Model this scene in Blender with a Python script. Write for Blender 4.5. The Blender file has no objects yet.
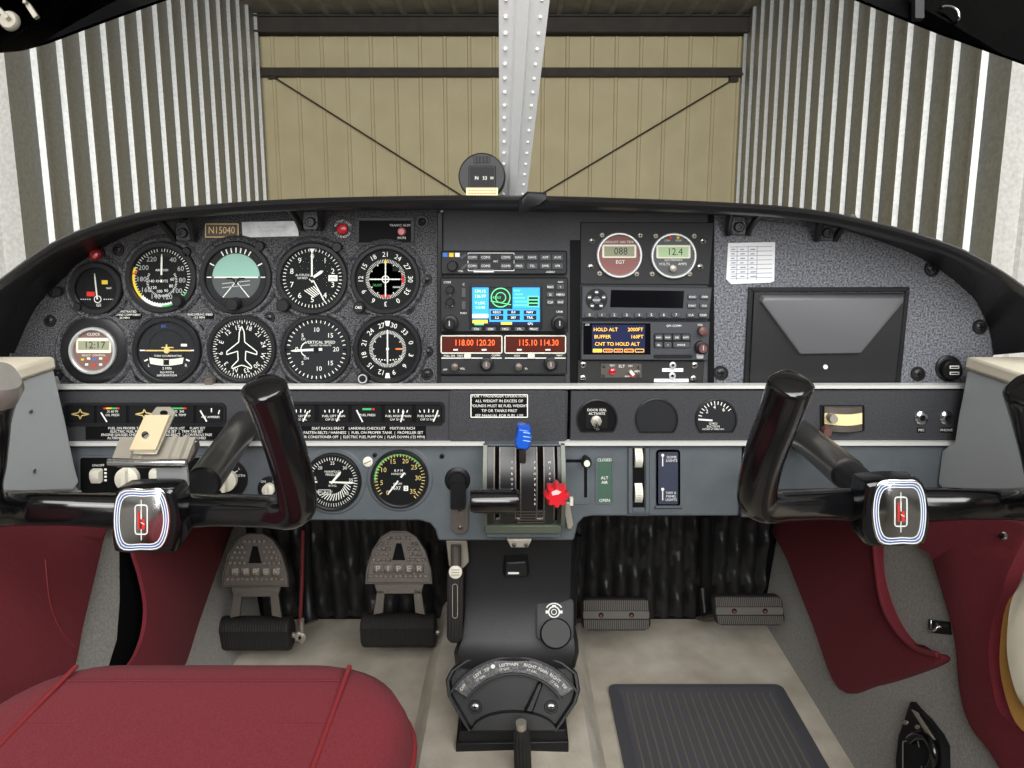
import bpy, bmesh, math, random
from mathutils import Vector, Matrix
random.seed(7)
R = math.radians
sc = bpy.context.scene
# ---------------------------------------------------------------- camera, light, exposure
F = 710.0                      # focal length in pixels of a 1024 x 768 picture
PITCH = R(13.5)                # camera tilt below the cabin floor's horizontal
CAM = Vector((0, 0, .85))
cd = bpy.data.cameras.new('camera'); cam = bpy.data.objects.new('camera', cd)
sc.collection.objects.link(cam)
cd.sensor_width = 36; cd.sensor_fit = 'HORIZONTAL'; cd.lens = 36 * F / 1024; cd.clip_start = .01
cam.location = CAM; cam.rotation_euler = (R(90) - PITCH, 0, 0)
sc.camera = cam
w = bpy.data.worlds.new('daylight'); sc.world = w; w.use_nodes = True
bg = w.node_tree.nodes['Background']; bg.inputs['Color'].default_value = (.93, .97, 1, 1); bg.inputs['Strength'].default_value = 1.0
def area(name, loc, target, sx, sy, power, col=(1, 1, 1)):
    l = bpy.data.lights.new(name, 'AREA'); l.shape = 'RECTANGLE'; l.size = sx; l.size_y = sy; l.energy = power; l.color = col
    o = bpy.data.objects.new(name, l); sc.collection.objects.link(o); o.location = loc
    o.rotation_euler = (Vector(target) - Vector(loc)).to_track_quat('-Z', 'Y').to_euler()
    return o
area('door_daylight', (0, -5.5, 1.8), (0, 3, .9), 4.4, 4.2, 420, (1, .985, .96))
area('overhead_fill', (.9, -2.3, 3.2), (0, .9, .4), 7, 2, 300, (1, .99, .97))      # unseen fill lamp, added to light floor and seat from above
vs = sc.view_settings
sc.display_settings.display_device = 'sRGB'
vs.view_transform = 'Standard'; vs.look = 'None'; vs.gamma = 1; vs.exposure = 0.0; vs.use_curve_mapping = False

# ---------------------------------------------------------------- helpers
def ray(px, py):
    d = Vector(((px - 512) / F, 1, -(py - 384) / F))          # camera: x right, y forward, z up
    c, s = math.cos(PITCH), math.sin(PITCH)
    return Vector((d.x, d.y * c + d.z * s, -d.y * s + d.z * c))
def plane(p0, n):
    """Map (px, py, h): the point of the plane that the photograph shows at px, py, lifted h millimetres off it."""
    p0 = Vector(p0); n = Vector(n).normalized(); k = (p0 - CAM).dot(n)
    def f(px, py, h=0):
        d = ray(px, py)
        return CAM + d * (k / d.dot(n)) + n * (h / 1000)
    return f
def upright(Y): return plane((0, Y, 0), (0, -1, 0))
def level(Z): return plane((0, 0, Z), (0, 0, 1))
def side(X): return plane((X, 0, 0), (-1 if X > 0 else 1, 0, 0))
def hexc(c):
    def l(u):
        u /= 255
        return u / 12.92 if u <= .04045 else ((u + .055) / 1.055) ** 2.4
    return (l(c[0]), l(c[1]), l(c[2]), 1)
MATS = {}
def mat(name, col, rough=.5, metal=0, bump=None, noise=None, emit=0, coat=0, spec=.5, sheen=0, wave=None):
    m = bpy.data.materials.new(name); m.use_nodes = True; nt = m.node_tree; N = nt.nodes; L = nt.links
    b = N['Principled BSDF']; c = hexc(col)
    b.inputs['Base Color'].default_value = c; b.inputs['Roughness'].default_value = rough; b.inputs['Metallic'].default_value = metal
    b.inputs['Specular IOR Level'].default_value = spec; b.inputs['Coat Weight'].default_value = coat; b.inputs['Coat Roughness'].default_value = .08
    b.inputs['Sheen Weight'].default_value = sheen
    if emit:
        b.inputs['Emission Color'].default_value = c; b.inputs['Emission Strength'].default_value = emit
    tc = N.new('ShaderNodeTexCoord')
    if noise:                                  # (scale, second colour, detail[, contrast])
        t = N.new('ShaderNodeTexNoise'); t.inputs['Scale'].default_value = noise[0]; t.inputs['Detail'].default_value = noise[2]
        L.new(tc.outputs['Object'], t.inputs['Vector'])
        r = N.new('ShaderNodeValToRGB'); e = r.color_ramp.elements; k = noise[3] if len(noise) > 3 else .2
        e[0].position = .5 - k; e[1].position = .5 + k; e[0].color = c; e[1].color = hexc(noise[1])
        L.new(t.outputs['Fac'], r.inputs['Fac']); L.new(r.outputs['Color'], b.inputs['Base Color'])
    if bump:                                   # (scale, distance in metres)
        t = N.new('ShaderNodeTexNoise'); t.inputs['Scale'].default_value = bump[0]; t.inputs['Detail'].default_value = 2
        L.new(tc.outputs['Object'], t.inputs['Vector'])
        bp = N.new('ShaderNodeBump'); bp.inputs['Distance'].default_value = bump[1]; bp.inputs['Strength'].default_value = 1
        L.new(t.outputs['Fac'], bp.inputs['Height']); L.new(bp.outputs['Normal'], b.inputs['Normal'])
    if wave:                                   # (scale, axis, distance): fine ribs
        t = N.new('ShaderNodeTexWave'); t.bands_direction = wave[1]; t.inputs['Scale'].default_value = wave[0]
        L.new(tc.outputs['Object'], t.inputs['Vector'])
        bp = N.new('ShaderNodeBump'); bp.inputs['Distance'].default_value = wave[2]
        L.new(t.outputs['Fac'], bp.inputs['Height']); L.new(bp.outputs['Normal'], b.inputs['Normal'])
    MATS[name] = m; return m
def pane_mat(name, tint, ior, rough=.02, gloss=1.0):
    m = bpy.data.materials.new(name); m.use_nodes = True; nt = m.node_tree; N = nt.nodes; L = nt.links
    for n in list(N):
        if n.type != 'OUTPUT_MATERIAL': N.remove(n)
    o = [n for n in N if n.type == 'OUTPUT_MATERIAL'][0]
    t = N.new('ShaderNodeBsdfTransparent'); t.inputs['Color'].default_value = tint
    g = N.new('ShaderNodeBsdfGlossy'); g.inputs['Roughness'].default_value = rough; g.inputs['Color'].default_value = (gloss, gloss, gloss, 1)
    f = N.new('ShaderNodeFresnel'); f.inputs['IOR'].default_value = ior
    x = N.new('ShaderNodeMixShader'); L.new(f.outputs[0], x.inputs[0]); L.new(t.outputs[0], x.inputs[1]); L.new(g.outputs[0], x.inputs[2])
    L.new(x.outputs[0], o.inputs['Surface']); MATS[name] = m; return m
crackle = mat('black crackle paint', (22, 22, 23), .4, bump=(560, .0016), noise=(560, (92, 92, 96), 2, .12), spec=0.35)  # pale specks put the crackle's grain highlights into the colour
hammer = mat('grey hammertone paint', (58, 60, 65), .42, bump=(330, .0008), noise=(420, (128, 130, 138), 2, .16), spec=0.3)
padded = mat('black padded vinyl', (22, 22, 24), .33, bump=(500, .0005), spec=.5)
radio_dark = mat('radio case black', (44, 45, 47), .5, bump=(900, .0002), spec=0.2)
radio_grey = mat('radio case grey', (66, 68, 72), .5, bump=(900, .0002), spec=0.2)
bay_grey = mat('dark grey panel paint', (62, 63, 66), .55, bump=(700, .0003), noise=(700, (74, 75, 78), 2), spec=0.2)
strip_blk = mat('black satin panel', (50, 51, 54), .5, bump=(600, .0004), noise=(500, (66, 67, 70), 2), spec=0.25)
low_grey = mat('blue grey panel paint', (84, 90, 95), .5, bump=(700, .0003), noise=(30, (92, 98, 102), 3), spec=0.25)
trim_grey = mat('grey moulded plastic', (176, 181, 184), .55, bump=(500, .0003))
cream = mat('cream painted sill', (242, 235, 216), .5, noise=(15, (228, 218, 194), 3))
black = mat('flat black', (16, 16, 17), .6, spec=0.1)
dial_blk = mat('dial black', (22, 23, 25), .6, spec=0.15)
dial_gry = mat('dial charcoal', (38, 39, 42), .6, spec=0.15)
bezel = mat('bezel black', (32, 32, 34), .35, spec=0.25)
plast = mat('black plastic', (26, 26, 28), .38, spec=0.25)
gloss = mat('glossy black plastic', (13, 13, 15), .2, coat=.6, bump=(14, .0006))
knobm = mat('knob black', (30, 30, 32), .4, spec=0.25)
button = mat('button charcoal', (74, 76, 80), .5, spec=0.2)
white = mat('white print', (236, 236, 230), .6)
grey_print = mat('grey print', (170, 172, 172), .6)
offwhite = mat('ivory plastic', (226, 222, 206), .45)
redp = mat('red print', (220, 40, 34), .6)
yellow = mat('yellow print', (232, 200, 50), .6)
gold = mat('pale gold print', (214, 190, 120), .55)
green = mat('green print', (66, 176, 92), .6)
bluep = mat('blue print', (60, 110, 200), .6)
orange = mat('orange print', (226, 120, 40), .6)
chrome = mat('chrome', (225, 226, 226), .16, 1)
post_paint = mat('silver painted strip', (234, 235, 234), .4, .05, bump=(60, .0003))
alu = mat('brushed aluminium', (200, 202, 202), .38, .55, bump=(120, .0002))
steel = mat('dull steel', (176, 170, 158), .42, .5, bump=(90, .0003))
worn = mat('worn brown metal', (104, 97, 91), .45, .5, bump=(200, .0005))
trimchrome = mat('bright trim strip', (226, 226, 222), .35, .35)
screwm = mat('screw steel', (168, 168, 166), .32, 1)
screwb = mat('black screw', (34, 34, 36), .35, .3)
rubber = mat('black rubber', (44, 43, 42), .6, bump=(300, .0003), spec=0.2)
rubber_grey = mat('grey ribbed rubber', (98, 94, 89), .6, bump=(300, .0004))
redfab = mat('red seat fabric', (112, 40, 48), .9, bump=(1400, .0006), noise=(900, (130, 53, 61), 2), sheen=.04, spec=0.1)
redvin = mat('red piping vinyl', (132, 42, 46), .5)
carpet_grey = mat('grey carpet', (146, 144, 140), .95, bump=(700, .002), noise=(300, (184, 182, 176), 4), sheen=.2)
carpet_beige = mat('beige carpet', (188, 176, 156), .95, bump=(700, .002), noise=(14, (224, 216, 200), 8), sheen=.2)
quilt = mat('black quilted insulation', (36, 36, 37), .4, bump=(40, .003), spec=.5)
moulded = mat('black moulded plastic', (30, 30, 32), .42, bump=(900, .0002), spec=0.35)
galv = mat('galvanised sheet', (168, 169, 168), .45, .62, noise=(40, (190, 191, 188), 6), bump=(60, .0006))
galv_lit = mat('lit galvanised sheet', (206, 205, 200), .6, .05, noise=(45, (232, 231, 226), 6))  # paler copy of the galvanised sheet, door light put into the colour
blocker = mat('dark grey upholstery', (70, 70, 70), .9)  # for the added light block behind the camera
cream_sheet = mat('cream wall sheeting', (220, 207, 168), .65, noise=(3, (210, 196, 156), 3))
brown_steel = mat('brown primed steel', (70, 62, 56), .7, noise=(8, (58, 52, 48), 3))
roof_sheet = mat('dull roof sheeting', (150, 146, 136), .7, .1, noise=(5, (126, 122, 114), 4))
concrete = mat('concrete', (150, 148, 142), .8, noise=(4, (126, 124, 120), 6))
lcd = mat('grey lcd', (150, 152, 128), .4, spec=0.15)
lcd_green = mat('green lcd', (176, 200, 160), .4, spec=0.15)
lcd_dark = mat('lcd digits', (28, 30, 26), .5)
lens_red = mat('red lamp lens', (170, 24, 34), .15, coat=.6)
red_knob = mat('red plastic knob', (205, 32, 44), .3, coat=.3)
blue_knob = mat('blue plastic knob', (26, 84, 190), .3, coat=.3)
green_plate = mat('green placard', (64, 92, 78), .5, bump=(300, .0003))
blue_plate = mat('navy placard', (52, 58, 76), .5)
bronze = mat('bronze plaque', (84, 62, 48), .45, .2)
paper = mat('white paper', (232, 233, 235), .8)
ink = mat('blue grey ink', (120, 128, 150), .8)
label_cream = mat('cream card', (232, 214, 160), .8)
window_blk = mat('dark display window', (14, 14, 16), .12, spec=0.1)
em_blue = mat('display blue', (60, 150, 220), .5, emit=.8, spec=0.1)
em_grn = mat('display green', (90, 210, 130), .5, emit=.8)
em_yel = mat('display amber', (250, 190, 60), .5, emit=1.0)
em_org = mat('display red orange', (255, 96, 40), .5, emit=1.2)
em_wht = mat('display white', (225, 240, 245), .5, emit=.8)
em_dkb = mat('display navy', (30, 36, 66), .5, emit=.3, spec=0.1)
em_dgr = mat('display dark grey', (40, 46, 50), .5, emit=.3, spec=0.1)
horizon_sky = mat('horizon sky', (138, 182, 168), .5)
horizon_gnd = mat('horizon ground', (70, 74, 76), .5)
tan = mat('tan leather', (214, 160, 84), .6)
glass = pane_mat('instrument glass', (.97, .98, .97, 1), 1.05)
screen_glass = pane_mat('windscreen acrylic', (.97, .975, .97, 1), 1.12)
smoke = pane_mat('smoked acrylic', (.02, .018, .018, 1), 1.08, .05, .6)

_fonts = {}
def glyphs(s):
    if s not in _fonts:
        cu = bpy.data.curves.new('lettering', 'FONT'); cu.body = s; cu.size = 1; cu.align_x = 'CENTER'; cu.align_y = 'CENTER'; cu.resolution_u = 2
        ob = bpy.data.objects.new('lettering', cu); me = ob.to_mesh()
        _fonts[s] = ([v.co.copy() for v in me.vertices], [tuple(p.vertices) for p in me.polygons])
        ob.to_mesh_clear(); bpy.data.objects.remove(ob); bpy.data.curves.remove(cu)
    return _fonts[s]
def rrect(x0, y0, x1, y1, r, n=5):
    o = []
    for cx, cy, a in ((x1 - r, y1 - r, 0), (x0 + r, y1 - r, 90), (x0 + r, y0 + r, 180), (x1 - r, y0 + r, 270)):
        for i in range(n + 1):
            t = R(a + 90 * i / n); o.append((cx + r * math.cos(t), cy + r * math.sin(t)))
    return o
def crom(P, n=6, closed=False):
    P = [Vector(p) for p in P]; o = []; N = len(P)
    for i in range(N if closed else N - 1):
        g = lambda j: P[j % N] if closed else P[min(max(j, 0), N - 1)]
        a, b, c, d = g(i - 1), g(i), g(i + 1), g(i + 2)
        for k in range(n):
            t = k / n
            o.append(.5 * ((2 * b) + (c - a) * t + (2 * a - 5 * b + 4 * c - d) * t * t + (3 * b - a - 3 * c + d) * t ** 3))
    if not closed: o.append(P[-1])
    return o
def circ(cx, cy, r, n=32, ry=None):
    return [(cx + r * math.cos(2 * math.pi * i / n), cy + (ry or r) * math.sin(2 * math.pi * i / n)) for i in range(n)]
class MB:
    def __init__(s, f=None):
        s.f = f or (lambda x, y, z=0: Vector((x, y, z))); s.v = []; s.p = []; s.mi = []; s.m = []; s.cur = -1
    def use(s, m):
        if m not in s.m: s.m.append(m)
        s.cur = s.m.index(m); return s
    def add(s, vs, ps):
        b = len(s.v); s.v += vs
        for p in ps: s.p.append(tuple(b + i for i in p)); s.mi.append(s.cur)
        return s
    def poly(s, pts, h=0): return s.add([s.f(x, y, h) for x, y in pts], [tuple(range(len(pts)))])
    def prism(s, pts, h0, h1):
        n = len(pts); vs = [s.f(p[0], p[1], h0) for p in pts] + [s.f(p[0], p[1], h1) for p in pts]
        return s.add(vs, [tuple(range(n)), tuple(range(n, 2 * n))] + [(i, (i + 1) % n, n + (i + 1) % n, n + i) for i in range(n)])
    def loft(s, rings, cap=True, closed=True):
        n = len(rings[0]); vs = [p for r in rings for p in r]; ps = []
        for k in range(len(rings) - 1):
            for i in range(n if closed else n - 1):
                j = (i + 1) % n; ps.append((k * n + i, k * n + j, (k + 1) * n + j, (k + 1) * n + i))
        if cap: ps += [tuple(range(n)), tuple(range((len(rings) - 1) * n, len(rings) * n))]
        return s.add(vs, ps)
    def layers(s, outs, cap=True):
        """outs: [(outline, h), ...] outlines of equal length stacked off the plane"""
        return s.loft([[s.f(p[0], p[1], h) for p in o] for o, h in outs], cap)
    def rect(s, x0, y0, x1, y1, h0, h1=None, r=0):
        pts = rrect(x0, y0, x1, y1, r) if r else [(x0, y0), (x1, y0), (x1, y1), (x0, y1)]
        return s.poly(pts, h0) if h1 is None else s.prism(pts, h0, h1)
    def pad(s, x0, y0, x1, y1, h0, h1, r=1, e=.6):
        """rounded block with a chamfered front edge"""
        return s.layers([(rrect(x0, y0, x1, y1, r), h0), (rrect(x0, y0, x1, y1, r), h0 + (h1 - h0) * .7), (rrect(x0 + e, y0 + e, x1 - e, y1 - e, max(r - e, .2)), h1)])
    def lathe(s, cx, cy, prof, n=40, cap=True):
        return s.loft([[s.f(x, y, h) for x, y in circ(cx, cy, max(r, .001), n)] for r, h in prof], cap)
    def disc(s, cx, cy, r, h, n=40): return s.poly(circ(cx, cy, r, n), h)
    def ring(s, cx, cy, r0, r1, h, n=40): return s.lathe(cx, cy, [(r0, h), (r1, h)], n, False)
    def arc(s, cx, cy, r0, r1, a0, a1, h, n=24):
        A = [R(a0 + (a1 - a0) * i / n) for i in range(n + 1)]
        pts = [(cx + r1 * math.sin(a), cy - r1 * math.cos(a)) for a in A] + [(cx + r0 * math.sin(a), cy - r0 * math.cos(a)) for a in reversed(A)]
        return s.poly(pts, h)
    def ticks(s, cx, cy, r0, r1, a0, a1, n, wd, h):
        for i in range(n):
            a = R(a0 + (a1 - a0) * i / max(n - 1, 1)); u = (math.sin(a), -math.cos(a)); t = (u[1] * wd / 2, -u[0] * wd / 2)
            s.poly([(cx + u[0] * r0 + t[0], cy + u[1] * r0 + t[1]), (cx + u[0] * r1 + t[0], cy + u[1] * r1 + t[1]), (cx + u[0] * r1 - t[0], cy + u[1] * r1 - t[1]), (cx + u[0] * r0 - t[0], cy + u[1] * r0 - t[1])], h)
        return s
    def needle(s, cx, cy, a, ln, tail, w0, w1, h, th=.5):
        a = R(a); u = (math.sin(a), -math.cos(a)); t = (u[1], -u[0])
        q = lambda d, wd: (cx + u[0] * d + t[0] * wd / 2, cy + u[1] * d + t[1] * wd / 2)
        return s.prism([q(-tail, w0), q(ln * .85, w1), q(ln, w1 * .3), q(ln, -w1 * .3), q(ln * .85, -w1), q(-tail, -w0)], h, h + th)
    def line(s, x0, y0, x1, y1, wd, h, th=None):
        d = math.hypot(x1 - x0, y1 - y0) or 1; t = ((y1 - y0) / d * wd / 2, -(x1 - x0) / d * wd / 2)
        pts = [(x0 + t[0], y0 + t[1]), (x1 + t[0], y1 + t[1]), (x1 - t[0], y1 - t[1]), (x0 - t[0], y0 - t[1])]
        return s.poly(pts, h) if th is None else s.prism(pts, h, h + th)
    def outline(s, pts, wd, h):
        n = len(pts)
        for i in range(n): s.line(*pts[i], *pts[(i + 1) % n], wd, h)
        return s
    def text(s, st, x, y, size, h, rot=0, sx=1.0):
        """size: height of the capitals in pixels; rot clockwise"""
        vs, ps = glyphs(st); k = size / .72; c, q = math.cos(R(rot)), math.sin(R(rot)); o = []
        for v in vs:
            a, b = v.x * k * sx, -v.y * k; o.append(s.f(x + a * c - b * q, y + a * q + b * c, h))
        return s.add(o, ps)
    def sweep(s, path, rad, n=16, sq=2.0, cap=True, up=None):
        """tube along world points; rad: number, (rx, ry) or a list of them; sq > 2 squares the section"""
        P = [Vector(p) for p in path]; rings = []; ref = Vector(up) if up else None; prev = None
        for i, p in enumerate(P):
            t = (P[min(i + 1, len(P) - 1)] - P[max(i - 1, 0)]).normalized()
            if prev is None:
                u = ref if ref else (Vector((0, 0, 1)) if abs(t.z) < .9 else Vector((0, 1, 0)))
            else: u = prev
            u = (u - t * u.dot(t)).normalized(); prev = u; v = t.cross(u)
            r = rad[i] if isinstance(rad, list) else rad
            rx, ry = r if isinstance(r, tuple) else (r, r)
            ring = []
            for k in range(n):
                a = 2 * math.pi * k / n; ca, sa = math.cos(a), math.sin(a)
                e = 2 / sq; ring.append(p + u * rx * math.copysign(abs(ca) ** e, ca) + v * ry * math.copysign(abs(sa) ** e, sa))
            rings.append(ring)
        return s.loft(rings, cap)
    def ball(s, c, r, n=16, sc=(1, 1, 1)):
        c = Vector(c); rings = []
        for i in range(1, n // 2):
            t = math.pi * i / (n // 2)
            rings.append([c + Vector((sc[0] * r * math.sin(t) * math.cos(2 * math.pi * k / n), sc[1] * r * math.sin(t) * math.sin(2 * math.pi * k / n), sc[2] * r * math.cos(t))) for k in range(n)])
        return s.loft(rings)
    def box(s, x0, x1, y0, y1, z0, z1):
        v = [Vector((x, y, z)) for z in (z0, z1) for x, y in ((x0, y0), (x1, y0), (x1, y1), (x0, y1))]
        return s.add(v, [(0, 1, 2, 3), (4, 5, 6, 7), (0, 1, 5, 4), (1, 2, 6, 5), (2, 3, 7, 6), (3, 0, 4, 7)])
    def mesh(s, name, m, off, sharp=38):
        me = bpy.data.meshes.new(name); me.from_pydata([v - off for v in s.v], [], s.p)
        k = 1 if -1 in s.mi else 0                      # faces drawn before the first use() take the part's own material
        for q in ([m] if k else []) + s.m: me.materials.append(q)
        me.polygons.foreach_set('material_index', [i + k for i in s.mi])
        b = bmesh.new(); b.from_mesh(me); bmesh.ops.recalc_face_normals(b, faces=b.faces); b.to_mesh(me); b.free()
        me.polygons.foreach_set('use_smooth', [True] * len(me.polygons)); me.set_sharp_from_angle(angle=R(sharp)); me.update()
        return me
def tag(o, label, cat, group=None, kind=None):
    if label: o['label'] = label
    if cat: o['category'] = cat
    if group: o['group'] = group
    if kind: o['kind'] = kind
    return o
def thing(name, label, cat, loc, group=None):
    o = bpy.data.objects.new(name, None); sc.collection.objects.link(o); o.location = loc; o.empty_display_size = .01
    o['_base'] = list(loc); return tag(o, label, cat, group)
BASE = {}
def part(name, mb, m, parent, bevel=0, sharp=38, label=None):
    r = parent
    while r.parent: r = r.parent
    me = mb.mesh(name, m, Vector(r.location), sharp)
    o = bpy.data.objects.new(name, me); sc.collection.objects.link(o); o.parent = parent
    if bevel: bev(o, bevel)
    if label: o['label'] = label
    return o
def bev(o, wd, seg=2):
    b = o.modifiers.new('edge', 'BEVEL'); b.width = wd; b.segments = seg; b.limit_method = 'ANGLE'; b.angle_limit = R(40); b.harden_normals = False
def solo(name, mb, m, label, cat, group=None, bevel=0, sharp=38, kind=None):
    lo = Vector([min(v[i] for v in mb.v) for i in range(3)]); hi = Vector([max(v[i] for v in mb.v) for i in range(3)])
    c = (lo + hi) / 2; c.z = lo.z
    o = bpy.data.objects.new(name, mb.mesh(name, m, c, sharp)); sc.collection.objects.link(o); o.location = c
    if bevel: bev(o, bevel)
    return tag(o, label, cat, group, kind)
def struct(name, mb, m, label=None, sharp=38, bevel=0, rot=None):
    if rot is not None:
        o = bpy.data.objects.new(name, mb.mesh(name, m, Vector((0, 0, 0)), sharp)); sc.collection.objects.link(o); o.location = CAM; o.rotation_euler = (rot, 0, 0)
        o['kind'] = 'structure'
        if label: o['label'] = label
        return o
    return solo(name, mb, m, label, None, None, bevel, sharp, 'structure')
# ---------------------------------------------------------------- hangar (the aircraft sits nose up in it, so it leans against the cabin's axes)
HT = R(-4.3); HP = PITCH + HT
def hp(px, py, Y):
    """point on the hangar's end plane at distance Y, in hangar axes"""
    th = HP + math.atan((py - 384) / F); d = Y * math.cos(math.atan((py - 384) / F)) / math.cos(th)
    return Vector(((px - 512) / F * d, Y, -Y * math.tan(th)))
XL, XR, YB, ZT, ZF = -3.0, 2.76, 9.0, 2.93, -1.75
def sheet(profile, z0, z1):
    """corrugated sheet: plan profile [(x, y)] pulled up from z0 to z1"""
    m = MB(); n = len(profile)
    m.add([Vector((x, y, z0)) for x, y in profile] + [Vector((x, y, z1)) for x, y in profile], [(i, i + 1, n + i + 1, n + i) for i in range(n - 1)])
    return m
def ribs_y(X, sgn, y0, first, step, y1):
    p = [(X, y0)]; y = first
    while y < y1 - .1:
        p += [(X, y), (X + sgn * .034, y + .013), (X + sgn * .034, y + .045), (X, y + .075)]; y += step
    return p + [(X, y1)]
struct('wall_left', sheet(ribs_y(XL, 1, 4.45, 4.69, .275, YB), ZF, ZT), galv, 'galvanised ribbed hangar side wall', 20, rot=HT)
struct('wall_right', sheet(ribs_y(XR, -1, 4.15, 4.36, .282, YB), ZF, ZT), galv, 'galvanised ribbed hangar side wall', 20, rot=HT)
p = [(XL - .1, YB)]; x = XL + .12
while x < XR - .05:
    p += [(x, YB), (x + .012, YB - .022), (x + .04, YB - .022), (x + .052, YB)]
    x += .293
p += [(XR + .1, YB)]
struct('wall_back', sheet(p, ZF, ZT), cream_sheet, 'cream ribbed hangar end wall', 20, rot=HT)
for nm, X0, X1, Y in (('wall_front_left', XL, -7, 4.45), ('wall_front_right', XR, 7, 4.15)):
    s_ = 1 if X1 > 0 else -1; p = [(X0, Y)]; x = X0
    for k in range(12):
        x = X0 + s_ * (.13 + .3 * k); p += [(x, Y), (x + s_ * .012, Y - .03), (x + s_ * .045, Y - .03), (x + s_ * .057, Y)]
    p.append((X1, Y))
    struct(nm, sheet(p, ZF, ZT), galv_lit, 'galvanised hangar wall facing the door, lit look put into its colour', 20, rot=HT)
m = MB(); n = 0; pr = []
x = XL
while x < XR:
    pr += [(x, ZT), (x + .2, ZT), (x + .22, ZT - .03), (x + .27, ZT - .03), (x + .29, ZT)]; x += .3
m.add([Vector((a, YB, b)) for a, b in pr] + [Vector((a, 4.3, b)) for a, b in pr], [(i, i + 1, len(pr) + i + 1, len(pr) + i) for i in range(len(pr) - 1)])
struct('ceiling', m, roof_sheet, 'dark ribbed hangar roof', 20, rot=HT)
for s_, nm, Y in ((-7, 'wall_hall_left', 4.45), (7, 'wall_hall_right', 4.15)):
    struct(nm, sheet([(s_, Y)] + [q for k in range(30) for q in ((s_, Y - .3 * k - .1), (s_ * .994, Y - .3 * k - .12), (s_ * .994, Y - .3 * k - .16), (s_, Y - .3 * k - .18))] + [(s_, -5)], ZF, ZT + .8), galv, 'galvanised hangar wall beside the door', 20, rot=HT)
for s_, nm in ((-1, 'added_leaf_1'), (1, 'added_leaf_2')):  # unseen leaves, added to narrow the daylight on the ribbed walls
    struct(nm, sheet([(s_ * 2.7, -5)] + [q for k in range(14) for q in ((s_ * (2.8 + .3 * k), -5), (s_ * (2.82 + .3 * k), -4.96), (s_ * (2.9 + .3 * k), -4.96), (s_ * (2.92 + .3 * k), -5))] + [(s_ * 7, -5)], ZF, ZT + .8), galv, 'unseen hangar door leaf added to narrow the daylight', 20, rot=HT)
struct('ceiling_hall', MB().box(-7, 7, -5, 4.46, ZT + .8, ZT + .84), roof_sheet, 'hangar roof over the wide front bay', rot=HT)
struct('trim_header', MB().box(-7, 7, 4.2, 4.46, ZT, ZT + .8), roof_sheet, 'header above the narrow bay', rot=HT)
struct('floor', MB().box(-8, 8, -5, YB, ZF - .05, ZF), concrete, 'concrete hangar floor', rot=HT)
za, zb = hp(500, 37, YB).z, hp(500, 20, YB).z
b_ = MB().box(XL, XR, YB - .16, YB - .02, za, zb); b_.box(XL, XR, YB - .2, YB - .02, zb - .02, zb); b_.box(XL, XR, YB - .2, YB - .02, za, za + .02)
struct('trim_1', b_, brown_steel, 'dark steel eave beam across the end wall', rot=HT)
za, zb = hp(500, 77.5, YB - .03).z, hp(500, 69, YB - .03).z
b_ = MB().box(XL, XR, YB - .1, YB - .024, za, zb); b_.box(XL, XR, YB - .12, YB - .1, za, za + .03)
struct('trim_2', b_, brown_steel, 'dark steel girt across the end wall', rot=HT)
for (a, b, lab) in (((272, 76), (470, 201), 'thin dark bracing rod on the cream wall, left of the windscreen post'), ((734, 79), (545, 192), 'thin dark bracing rod on the cream wall, right of the windscreen post')):
    A, B = hp(*a, YB - .06), hp(*b, YB - .06); B = A + (B - A) * 1.15
    m = MB().sweep([A, B], .0095, 8)
    for e, d in ((A, -1), ): m.box(e.x - .05, e.x + .05, e.y - .02, e.y + .06, e.z - .03, e.z + .03)
    o = bpy.data.objects.new('bracing_rod', m.mesh('bracing_rod', brown_steel, Vector((0, 0, 0)))); sc.collection.objects.link(o)
    o.location = CAM; o.rotation_euler = (HT, 0, 0); tag(o, lab, 'rod', 'bracing rods of the end wall')

# ---------------------------------------------------------------- airframe shell
XW = .575                                     # inner face of the cabin sides
struct('floor_cabin', MB().box(-.62, .62, -.4, 1.42, -.03, 0), carpet_beige, 'beige cabin floor carpet')
fwo = [(.6 * i / 8, .822 - .14 * abs(i / 8) ** 2.5) for i in range(-8, 9)]; fwo = [(-.64, -.03), (-.64, .64)] + fwo + [(.64, .64), (.64, -.03)]
fw = MB().loft([[Vector((x, y, z)) for x, z in fwo] for y in (1.37, 1.40)])
struct('wall_firewall', fw, black, 'dark firewall behind the pedals')
for s_, nm in ((-1, 'wall_cabin_left'), (1, 'wall_cabin_right')):
    m = MB(); m.loft([[Vector((s_ * x_, y_, z_)) for x_, z_ in ((.54, 0), (XW, .49), (XW + .014, .5), (XW + .014, .645), (.64, .645), (.64, 0))] for y_ in (-.4, 1.368)])
    struct(nm, m, carpet_grey, 'grey carpeted cabin side wall')
# cowl deck ahead of the windscreen
m = MB(); rows = []
for Y, wd, zz in ((1.115, .62, .845), (1.45, .6, .83), (2.1, .5, .76), (2.4, .4, .66)):
    rows.append([Vector((wd * t, Y, zz - .14 * abs(t) ** 2.5)) for t in [i / 8 - 1 for i in range(17)]])
m.loft(rows, False, False)
struct('trim_cowl', m, mat('cowl paint', (205, 204, 198), .35), 'pale engine cowl ahead of the windscreen')
m = MB()
m.loft([[Vector((x, y, z)) for y, z in ((-.5, 0), (-.44, 0), (-.40, .40), (-.46, .80), (-.52, .80))] for x in (-.56, -.2, .2, .56)])
struct('aft_blocker', m, blocker, 'unseen grey aft bulkhead added to block low door light')  # unseen, added behind the camera to keep door glare off the panel
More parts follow.
